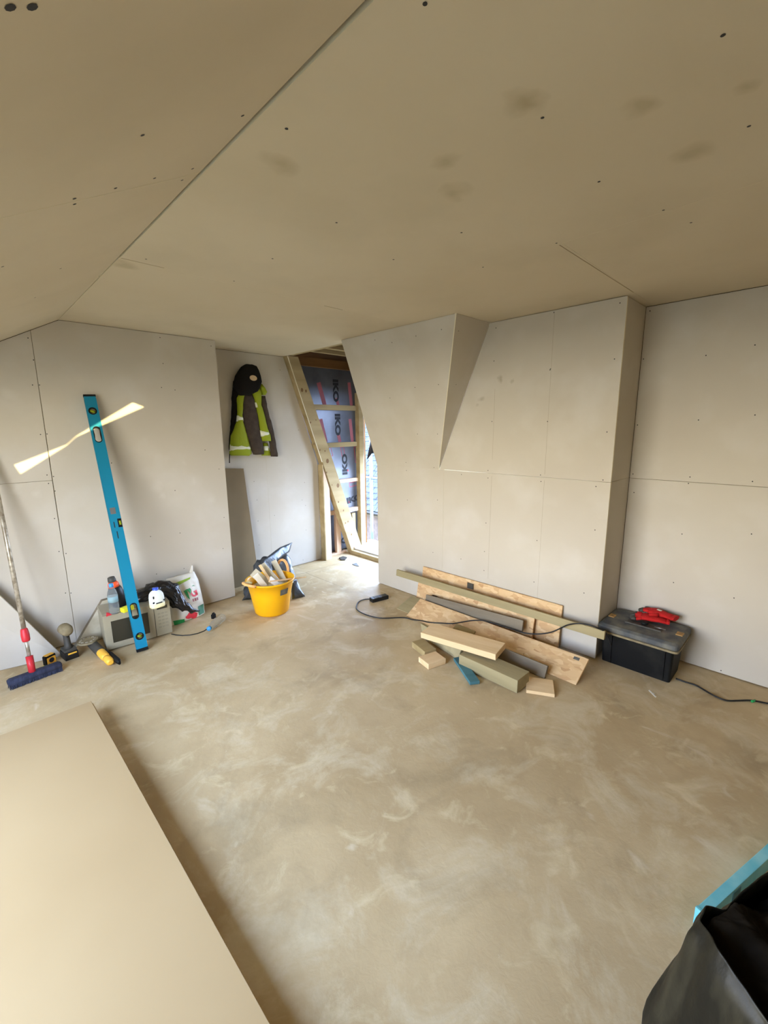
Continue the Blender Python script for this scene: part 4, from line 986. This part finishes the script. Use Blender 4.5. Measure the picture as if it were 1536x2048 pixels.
def stick(u0, v0, u1, v1, d0, d1, wd, th, mt, label, name='offcut', cat='offcut', grp='offcuts in the yellow tub', tw=0.0):
    """a strip whose centre line runs between two picture points at given distances (y)"""
    a, b = P(u0, v0, 1, d0), P(u1, v1, 1, d1); z = (b-a).normalized(); v = (EYE-(a+b)/2).normalized(); x = v.cross(z).normalized(); y = z.cross(x)
    if tw: x, y = x*math.cos(tw)+y*math.sin(tw), y*math.cos(tw)-x*math.sin(tw)
    Mx = Matrix(((x.x, y.x, z.x, a.x), (x.y, y.y, z.y, a.y), (x.z, y.z, z.z, a.z), (0, 0, 0, 1)))
    m = MB(); m.box((0, 0, (b-a).length/2), (wd, th, (b-a).length), bev=.002)
    return tag(m.build(name, mt, M=Mx), label, cat, grp)
stick(511, 1150, 532, 1176, 3.04, 3.06, .045, .012, M['white'], 'glossy white rounded strip in the tub, nearest its left rim')
stick(506, 1144, 548, 1178, 3.12, 3.08, .07, .012, M['offc'], 'broad grey-cream offcut lying behind the white strip in the tub')
stick(524, 1128, 562, 1172, 3.16, 3.08, .05, .012, M['offc'], 'long pale plasterboard strip rising at the middle of the tub', tw=.4)
stick(547, 1121, 571, 1166, 3.20, 3.10, .045, .014, M['offc'], 'upright cream strip reaching highest out of the tub', tw=.3)
stick(519, 1130, 545, 1168, 3.12, 3.06, .022, .01, M['tim'], 'thin tan batten offcut standing left of the highest strip in the tub')
stick(538, 1163, 612, 1154, 2.98, 3.03, .012, .008, M['tim'], 'thin pale cane sticking out over the right rim of the tub')
stick(566, 1178, 540, 1158, 3.05, 3.02, .05, .008, M['whites'], 'white crumpled strip lying flat near the front rim of the tub', tw=.7)
stick(585, 1158, 556, 1178, 3.16, 3.03, .06, .012, M['offc'], 'short cream offcut under the orange handle of the tub', tw=-.5)
m = MB(); m.lathe([(0, .16), (.158, .16), (.168, .215), (.10, .245), (0, .25)], Tb, 28); m.wrinkle(.03, 16, 5)
for v in m.bm.verts:
    d = V((v.co.x-cx_, v.co.y-cy_)); l = d.length
    mx_ = .130+.05*max(0, (v.co.z-.0))/.285
    if l > mx_: v.co.x = cx_+d.x/l*mx_; v.co.y = cy_+d.y/l*mx_
m.build('rubble_fill', M['offc'], tub, kind='stuff')

# ---- black rubble sack behind the tub
rs = empty('rubble_sack', (1.98, 3.42, 0)); tag(rs, 'black rubble sack with pointed flap slumped behind the yellow tub', 'sack')
m = MB()
prof = [(.005, .36, .17), (.04, .36, .18), (.10, .27, .15), (.17, .21, .12), (.24, .16, .09), (.29, .12, .05)]
m.loft([((1.93+.10*z, 3.50+.35*z, z), (a*.62, -.35*a*.62, 0), (b*.35, b, 0)) for z, a, b in prof], 28)
m.subdiv(1); m.wrinkle(.035, 11, 2.2, .003); m.build('sack_body', M['rub'], rs, smooth=True)
def film(name, pts, mt, par, off=.006, amp=.012, seed=0):
    m = MB(); f = m.poly(pts); bmesh.ops.triangulate(m.bm, faces=[f]); m.subdiv(3)
    m.bm.normal_update()
    for v in m.bm.verts: v.co += v.normal*noise.noise(v.co*14+V((seed, 0, 0)))*amp
    o = m.build(name, mt, par, smooth=True); md = o.modifiers.new('t', 'SOLIDIFY'); md.thickness = off; return o
film('flap', [P(518, 1135, 1, 3.45), P(523, 1122, 1, 3.50), P(559, 1095, 1, 3.62), P(584, 1085, 1, 3.70), P(578, 1104, 1, 3.62), P(566, 1112, 1, 3.58), P(552, 1124, 1, 3.52), P(545, 1150, 1, 3.45)], M['rub'], rs, seed=1)
film('flap', [P(552, 1122, 1, 3.50), P(572, 1108, 1, 3.54), P(581, 1116, 1, 3.52), P(586, 1140, 1, 3.45), P(600, 1180, 1, 3.36), P(560, 1170, 1, 3.40)], M['rub'], rs, amp=.02, seed=4)
film('corner', [P(484, 1200, 2, .004), P(499, 1178, 1, 3.40), P(512, 1170, 1, 3.40), P(510, 1196, 2, .006)], M['rub'], rs, seed=5)
film('corner', [P(583, 1165, 1, 3.30), P(592, 1162, 1, 3.32), P(610, 1193, 2, .005), P(584, 1199, 2, .005)], M['rub'], rs, seed=6)

# ================================================================ timber and board pile at the right wall
PG = 'offcuts piled against the right wall'
def bd(name, A, B, C, t, mt, label, cat='board', **k):
    return tag(board(name, A, B, C, t, mt, **k), label, cat, PG)
# two strand-board sheets leaning on the wall
bd('strand_board', P(846, 1133, 0, 2.768), P(1125, 1212, 0, 2.768), V((2.735, P(846, 1133, 0, 2.768).y+.04, .004)), .016, M['osb'], 'rear strand board leaning on the plasterboard wall, tallest of the pile')
A = P(1069, 1237, 0, 2.715); L0 = V((A.x, 2.36, A.z)); bd('strand_board', L0, A, V((2.68, 2.36, .004)), .015, M['osb'], 'middle strand board behind the long batten, shorter than the rear one')
m = MB(); q = P(941, 1169, 0, 2.755); m.box((0, 0, 0), (.004, .055, .045)); tag(m.build('bracket_plate', M['dgry'], M=Matrix.Translation((q.x-.003, q.y, q.z-.012))), 'small dark bracket on the upper edge of the rear strand board', 'bracket')
m = MB(); q = P(872, 1192, 0, 2.69); m.box((0, 0, 0), (.006, .05, .035)); tag(m.build('bracket_plate', M['blkd'], M=Matrix.Translation((q.x-.016, q.y, q.z-.01))), 'small black bracket at the left end of the weathered grey board', 'bracket')
# long batten lying across, right end past the corner
A, B, C = P(793, 1139, 0, 2.655), P(1210, 1263, 0, 2.672), P(1208, 1282, 0, 2.655)
C = V((2.648, A.y, A.z-(B.z-C.z)))
bd('timber_batten', A, B, C, .020, M['green'], 'longest greenish timber batten across the top of the pile', 'batten')
# weathered grey board
A, B = P(852, 1189, 0, 2.635), P(1046, 1241, 0, 2.635); C = P(1045, 1264, 0, 2.618); C = V((C.x, A.y, A.z-(B.z-C.z)))
bd('weathered_board', A, B, C, .018, M['gry'], 'weathered grey-brown board between the strand boards')
# front strand board lying back on the others
A, B, C = P(841, 1197, 2, .1), P(1178, 1318, 2, .1), P(816, 1232, 2, .006)
bd('strand_board', A, B, C, .015, M['osb'], 'front strand board, long strip sloping to the floor')
pC, nC = A.copy(), (B-A).cross(C-A).normalized()
if nC.z < 0: nC = -nC
m = MB(); q = PP(1153, 1317, pC+nC*.0012, nC); zf = frame(q, B-A, (0, 0, 1), z=nC); m.box((0, 0, 0), (.035, .02, .0012)); tag(m.build('tape_scrap', M['gryd'], M=zf), 'grey tape scrap near the right end of the front strand board', 'scrap')
# green board poking out at the left under it
A, C = P(822, 1188, 2, .080), P(812, 1229, 2, .003)
C = V((A.x-.19, A.y, .022)); A = V((A.x, A.y, .078))
bd('green_board', A-nC*.018, A+V((0, -.5, 0))-nC*.018, C-nC*.018, .012, M['green'], 'green treated board poking out at the left end under the front strand board')
# small tan piece on the strand board
q = [PP(u, v_, pC+nC*.014, nC) for u, v_ in ((913, 1247), (951, 1262), (905, 1259))]
bd('timber_offcut', q[0], q[1], q[2], .013, M['tan'], 'small tan wedge lying on the front strand board behind the pale plank', 'offcut')
# thin pale slat
q = [PP(u, v_, pC+nC*.010, nC) for u, v_ in ((1014, 1293), (1048, 1305), (1012, 1299))]
bd('timber_offcut', q[0], q[1], q[2], .008, M['tim'], 'thin pale slat beside the right end of the pale plank', 'offcut')
# pale planed plank on top
q = [P(u, v_, 2, z) for u, v_, z in ((865, 1246, .145), (1011, 1286, .155), (857, 1257, .138))]
A, B = q[0], q[1]; C = P(857, 1258, 2, .138); D_ = P(1001, 1312, 2, .148); C = A+(D_-B)
bd('pale_plank', A, B, C, .040, M['tim'], 'pale planed plank lying on top at the front of the pile', 'plank')
# large treated beam
A, B, C = P(943, 1294, 2, .085), P(1059, 1343, 2, .085), P(925, 1312, 2, .085)
bd('timber_beam', A, B, C, .080, M['green'], 'thick greenish treated beam lying on the floor at the front', 'beam', skew=(0, .0))
# grey board standing on edge behind the beam
A, B = P(1000, 1293, 2, .075), P(1095, 1332, 2, .075); C = V((A.x-.03, A.y+.0, .004))
bd('grey_board', A, B, C, .020, M['gry'], 'short grey board standing on edge behind the treated beam')
# pale piece flat on the floor at the right
q = [P(u, v_, 2, .028) for u, v_ in ((1038, 1344), (1106, 1361), (1020, 1362))]
A, B = P(1052, 1352, 2, .022), P(1106, 1360, 2, .022); E_ = P(1079, 1384, 2, .022); 
bd('pale_block', B, B+(A-B)*1.0, E_, .02, M['tim'], 'pale flat piece on the floor poking out right of the treated beam', 'offcut')
# tapered dark green board at the left
q0, q1, q2, q3 = P(841, 1247, 2, .09), P(925, 1293, 2, .085), P(915, 1319, 2, .004), P(846, 1276, 2, .004)
n_ = (q1-q0).cross(q3-q0).normalized()
if n_.dot(EYE-q0) < 0: n_ = -n_
m = MB(); m.prism([q0, q1, q2, q3], -n_*.028)
tag(m.build('tapered_board', M['green'], bevel=.001), 'dark green tapered board leaning at the left front of the pile', 'board', PG)
# small blocks
def block(px, z, t, mt, label, name='timber_block', cat='block'):
    A, B, C = (P(u, v_, 2, z) for u, v_ in px); return bd(name, A, B, C, t, mt, label, cat)
block(((837, 1313), (871, 1302), (853, 1330)), .040, .038, M['tim'], 'small pale timber block lowest at the left front of the pile')
block(((824, 1283), (846, 1277), (838, 1307)), .046, .043, M['brn2'] if 'brn2' in M else M['tan'], 'brown timber block just behind the small pale block')
block(((907, 1315), (925, 1313), (925, 1366)), .022, .020, M['teal'], 'blue-green painted block of wood at the front of the pile')
# ---- extension lead with its socket
m = MB(); m.box((0, 0, .017), (.165, .058, .034), bev=.006)
a, b = P(744, 1197, 2, .03), P(772, 1190, 2, .03); an = math.atan2((b-a).y, (b-a).x); c = (a+b)/2
so = empty('extension_socket', (c.x, c.y, 0)); tag(so, 'black trailing socket on the floor near the opening, at the end of its lead', 'socket')
MO = Matrix.Translation((c.x, c.y, 0)) @ Matrix.Rotation(an, 4, 'Z'); m.build('socket_body', M['blk'], so, MO)
m = MB(); m.box((.04, 0, .0345), (.045, .045, .002)); m.box((-.03, 0, .0345), (.045, .045, .002)); m.build('socket_face', M['dgry'], so, MO, kind='stuff')
cb = [P(u, v_, 2, .006) for u, v_ in ((742, 1198), (728, 1199), (717, 1204), (713, 1212), (714, 1219), (724, 1226), (740, 1232), (760, 1236), (780, 1236), (800, 1235), (814, 1236))]
cb += [PP(u, v_, pC+nC*.007, nC) for u, v_ in ((824, 1239), (840, 1241), (860, 1245), (880, 1246), (905, 1247))]
cb += [PP(u, v_, pC+nC*.022, nC) for u, v_ in ((925, 1244), (945, 1241), (965, 1241))]
cb += [PP(u, v_, pC+nC*.007, nC) for u, v_ in ((985, 1246), (1008, 1253), (1030, 1260))]
cb += [P(u, v_, 0, x_) for u, v_, x_ in ((1050, 1266, 2.595), (1075, 1268, 2.62), (1100, 1265, 2.63), (1118, 1258, 2.635), (1135, 1250, 2.63), (1155, 1247, 2.63), (1175, 1249, 2.635), (1195, 1256, 2.64), (1212, 1266, 2.70), (1222, 1290, 2.725))]
def smoothpath(p, n=4):
    o = []
    for i in range(len(p)-1):
        p0, p1, p2, p3 = p[max(i-1, 0)], p[i], p[i+1], p[min(i+2, len(p)-1)]
        for k in range(n):
            t = k/n; o.append(.5*((2*p1)+(p2-p0)*t+(2*p0-5*p1+4*p2-p3)*t*t+(3*p1-p0-3*p2+p3)*t**3))
    return o+[p[-1]]
m = MB(); m.tube(smoothpath(cb), .0045, 8); tag(m.build('extension_lead', M['blk']), 'black extension lead snaking from the socket over the timber pile', 'cable')
cb = [P(u, v_, 2, .006) for u, v_ in ((1352, 1357), (1368, 1363), (1388, 1369), (1402, 1376), (1417, 1385), (1436, 1395), (1454, 1401), (1478, 1401), (1503, 1401), (1536, 1407), (1600, 1420))]
m = MB(); m.tube(smoothpath(cb), .0045, 8); tag(m.build('floor_lead', M['blk']), 'black lead on the floor running right from behind the toolbox', 'cable')
m = MB(); q = P(1507, 1402, 2, .006); m.tube([q+V((-.012, .006, 0)), q+V((.012, -.006, 0))], .0062, 8); tag(m.build('cable_tie', M['grn']), 'small green band wrapped round the lead right of the toolbox', 'tie')

# ================================================================ toolbox
tx = empty('toolbox', (2.93, .68, 0)); tag(tx, 'large dusty black toolbox with grey lid standing in the corner of the recess', 'toolbox')
y0_, y1_ = .492, .872; HB = .226
m = MB()
def rrect(x0, x1, y0, y1, z, r, n=4):
    o = []
    for cx, cy, a0 in ((x1-r, y1-r, 0), (x0+r, y1-r, 90), (x0+r, y0+r, 180), (x1-r, y0+r, 270)):
        for k in range(n+1): a = math.radians(a0+90*k/n); o.append((cx+r*math.cos(a), cy+r*math.sin(a), z))
    return o
def rbody(m, lv, mi=0):
    rings = [[m.bm.verts.new(p) for p in rrect(*l)] for l in lv]; m.skin(rings, mi, True, False)
rbody(m, [(2.815, 3.03, y0_, y1_, 0.002, .015), (2.800, 3.07, y0_-.008, y1_+.008, HB, .018)])
m.build('body', M['blkd'], tx)
for yy in (y0_+.045, y1_-.045):
    m = MB(); m.prism([(2.815, yy-.012, .01), (2.806, yy-.012, .01), (2.79, yy-.012, HB-.01), (2.80, yy-.012, HB-.01)], (0, .024, 0)); m.build('rib', M['blkd'], tx)
ld = MB(); rbody(ld, [(2.785, 3.105, .468, .896, HB-.012, .02), (2.772, 3.118, .462, .902, HB+.004, .026), (2.772, 3.118, .462, .902, HB+.028, .026), (2.792, 3.10, .478, .884, HB+.040, .03)])
lid = ld.build('lid', M['gryd'], tx, bevel=.002); ZT = HB+.040
m = MB(); rbody(m, [(2.768, 3.120, .459, .9045, HB-.014, .026), (2.768, 3.120, .459, .9045, HB-.002, .026)]); m.build('lid_rim', M['dust'], lid)
for u, v_ in ((1225, 1231), (1360, 1268)):
    q = P(u, v_, 2, ZT+.002); m = MB(); m.box((q.x, q.y, ZT+.002), (.05, .035, .006), bev=.002); l_ = m.build('latch', M['latch'], lid)
m = MB(); q = P(1285, 1254, 2, ZT); m.box((q.x, q.y, ZT+.004), (.012, .20, .010), bev=.002); m.box((q.x+.03, q.y, ZT+.001), (.06, .19, .004), bev=.001); m.build('handle', M['dgry'], lid)
# gloves
def glove(o, ang, label, mir=1, lift=0.0):
    T = Matrix.Translation(o) @ Matrix.Rotation(ang, 4, 'Z') @ Matrix.Scale(mir, 4, V((0, 1, 0)))
    g = empty('work_glove'); g.matrix_basis = Matrix.Translation(o); tag(g, label, 'glove', 'gloves on the toolbox')
    m = MB(); m.loft([((-.085, 0, .016), (0, .036, 0), (0, 0, .013)), ((-.045, 0, .017), (0, .032, 0), (0, 0, .014)), ((0, 0, .018), (0, .042, 0), (0, 0, .017)), ((.035, 0, .018), (0, .044, 0), (0, 0, .016)), ((.055, 0, .016), (0, .040, 0), (0, 0, .013))], 20, M=T, power=.8); m.wrinkle(.004, 50, 1+lift)
    m.build('palm', M['redg'], g, smooth=True)
    for i, (yy, ln, aa) in enumerate(((-.031, .055, -.22), (-.010, .07, -.05), (.011, .068, .06), (.031, .06, .2))):
        p0 = V((.045, yy, .016)); d_ = V((math.cos(aa), math.sin(aa), 0)); pts = [p0+d_*ln*k/4+V((0, 0, -.010*(k/4)**2+.006*math.sin(k*.8+i))) for k in range(5)]
        m = MB(); m.tube([T @ p for p in pts[:4]], [.0105, .0105, .010, .0098], 10); f = m.build('finger', M['redg'], g)
        m = MB(); m.tube([T @ p for p in (pts[2].lerp(pts[3], .4), pts[3], pts[4], pts[4]+d_*.006)], [.0112, .0112, .0095, .003], 10); m.build('fingertip', M['dgry'], f)
    d_ = V((.62, -.78, 0)); p0 = V((-.01, -.036, .016)); m = MB(); m.tube([T @ (p0+d_*.052*k/3) for k in range(4)], [.012, .0115, .010, .006], 10); m.build('thumb', M['redg'], g)
    m = MB(); m.loft([((-.10, 0, .017), (0, .038, 0), (0, 0, .015)), ((-.083, 0, .017), (0, .038, 0), (0, 0, .015))], 20, M=T); m.build('cuff', M['redg'], g)
    m = MB(); m.box((.0, .0, .036), (.026, .018, .0015), T); m.build('label', M['white'], g)
q = P(1300, 1243, 2, ZT+.01); glove((q.x+.02, q.y, ZT+.010), math.radians(100), 'red knitted glove with dark fingertips lying lower on the toolbox lid')
q = P(1310, 1236, 2, ZT+.03); glove((q.x+.045, q.y-.01, ZT+.036), math.radians(78), 'second red glove lying crosswise over the other on the toolbox lid', -1, 2)
q = P(1296, 1250, 2, ZT+.008); m = MB(); m.lathe([(0, 0), (.02, .001), (.022, .008), (.02, .016), (0, .017)], Matrix.Translation((q.x-.005, q.y+.02, ZT+.010))); tag(m.build('tape_roll', M['blkd']), 'small dark round reel in front of the red gloves on the toolbox', 'reel')
m = MB(); q = P(1320, 1256, 2, ZT+.014); m.tube([(q.x, q.y+.03, ZT+.012), (q.x, q.y-.03, ZT+.012)], .003, 8); tag(m.build('screwdriver_bit', M['steel']), 'thin silver driver bit in front of the red gloves on the toolbox', 'bit')

# ================================================================ rubbish sack and blue-green straightedge, lower right
gs = empty('rubbish_sack', (1.12, -.15, 0)); tag(gs, 'open grey plastic sack of dark rubbish standing at the lower right', 'sack')
rim = [(.980, .064), (.925, .015), (.882, -.048), (.835, -.13), (.82, -.24), (.86, -.36), (.98, -.44), (1.12, -.45), (1.26, -.40), (1.34, -.29), (1.36, -.17), (1.31, -.08), (1.22, -.03), (1.12, .01), (1.05, .045), (1.01, .066)]
def closed(pts, n=4):
    o = []; L_ = len(pts)
    for i in range(L_):
        p0, p1, p2, p3 = (V(pts[(i+k-1) % L_]) for k in range(4))
        for k in range(n):
            t = k/n; o.append(.5*((2*p1)+(p2-p0)*t+(2*p0-5*p1+4*p2-p3)*t*t+(3*p1-p0-3*p2+p3)*t**3))
    return o
rimc = closed(rim); cen = V((1.10, -.17))
m = MB(); rings = []
for z, k, dx, dy in ((.474, 1.0, 0, 0), (.465, 1.0, 0, .0), (.445, 1.0, -.01, .012), (.42, 1.01, -.008, .016), (.36, 1.02, -.004, .018), (.30, 1.03, -.002, .030), (.22, 1.04, .0, .046), (.14, 1.03, .0, .062), (.06, 1.0, .0, .072), (.006, .95, .0, .066)):
    rings.append([m.bm.verts.new(V((cen.x+(p.x-cen.x)*k+dx, cen.y+(p.y-cen.y)*k+dy, z+(.012*math.sin(i*.55) if z > .45 else 0)))) for i, p in enumerate(rimc)])
m.skin(rings, 0, False); f = m.bm.faces.new(rings[-1])
for v in m.bm.verts:
    an_ = math.atan2(v.co.y-cen.y, v.co.x-cen.x); k_ = (noise.noise(V((an_*9, v.co.z*1.6, 0)))+.6*noise.noise(V((an_*22, v.co.z*3+an_*2, 5))))*.024*min(1, (.5-v.co.z)*6+.25)
    r2_ = (v.co.xy-cen).normalized(); v.co.x += r2_.x*k_; v.co.y += r2_.y*k_
m.wrinkle(.010, 12, 3, .004); o = m.build('sack_wall', M['sack'], gs, smooth=True); md = o.modifiers.new('s', 'SOLIDIFY'); md.thickness = .004; md.offset = -1
md = o.modifiers.new('sub', 'SUBSURF'); md.render_levels = 1; md.levels = 1
m = MB(); rings = []
for z, k in ((.42, .965), (.44, .90), (.46, .75), (.47, .5), (.46, .25), (.45, .05)):
    rings.append([m.bm.verts.new(V((cen.x+(p.x-cen.x)*k, cen.y+(p.y-cen.y)*k, z))) for p in rimc])
m.skin(rings, 0, False); m.bm.faces.new(rings[-1]); m.subdiv(2)
for v in m.bm.verts:
    r_ = (v.co.xy-cen).length
    far = max(0, min(1, ((v.co.x-1.0)*.6+(v.co.y+.1)*.9)/.25))
    v.co.z += noise.noise(v.co*9)*.05+noise.noise(v.co*22)*.022+abs(noise.noise(v.co*45))*.014+far*.035-.045*(1-far)
m.build('rubbish', M['dirt'], gs, smooth=True, kind='stuff')
# straightedge lying on the floor behind the sack
a, b = P(1394, 1817, 2, .05), P(1536, 1690, 2, .05)
d = (b-a); d.z = 0; d.normalize(); s_ = V((-d.y, d.x, 0))
Mx = Matrix(((d.x, s_.x, 0, a.x), (d.y, s_.y, 0, a.y), (0, 0, 1, 0), (0, 0, 0, 1)))
se = empty('straightedge', (a.x, a.y, 0)); tag(se, 'dusty turquoise level lying on the floor behind the grey rubbish sack', 'spirit level')
m = MB(); m.box((.45, -.014, .031), (.90, .028, .058), bev=.003); m.build('body', M['blued'], se, Mx)
m = MB(); m.box((.17, -.0145, .031), (.05, .031, .04), bev=.003); m.build('vial_holder', M['tealm'] if 'tealm' in M else M['teal'], se, Mx)
m = MB(); m.box((-.004, -.014, .031), (.01, .031, .061), bev=.002); m.build('end_cap', M['blued'], se, Mx)

# ================================================================ small scraps
def scrap(px, z, t, mt, label, name='scrap', cat='scrap'):
    pts = [P(u, v_, 2, .001) for u, v_ in px]; m = MB(); m.prism(pts, (0, 0, t)); return tag(m.build(name, mt), label, cat)
scrap([(678, 1117), (686, 1114), (694, 1116), (690, 1121), (682, 1121)], 0, .012, M['dgry'], 'dark flat scrap on the floor in front of the leaning rafter foot')
scrap([(704, 1129), (713, 1126), (718, 1133), (712, 1132)], 0, .004, M['gryd'], 'thin triangular scrap on the floor inside the opening')
scrap([(1297, 1381), (1299, 1380), (1313, 1394), (1311, 1395)], 0, .002, M['white'], 'thin white sliver on the floor in front of the toolbox')
scrap([(1304, 1386), (1306, 1385.5), (1311, 1387), (1309, 1388)], 0, .002, M['offc'], 'tiny pale chip beside the white sliver on the floor')
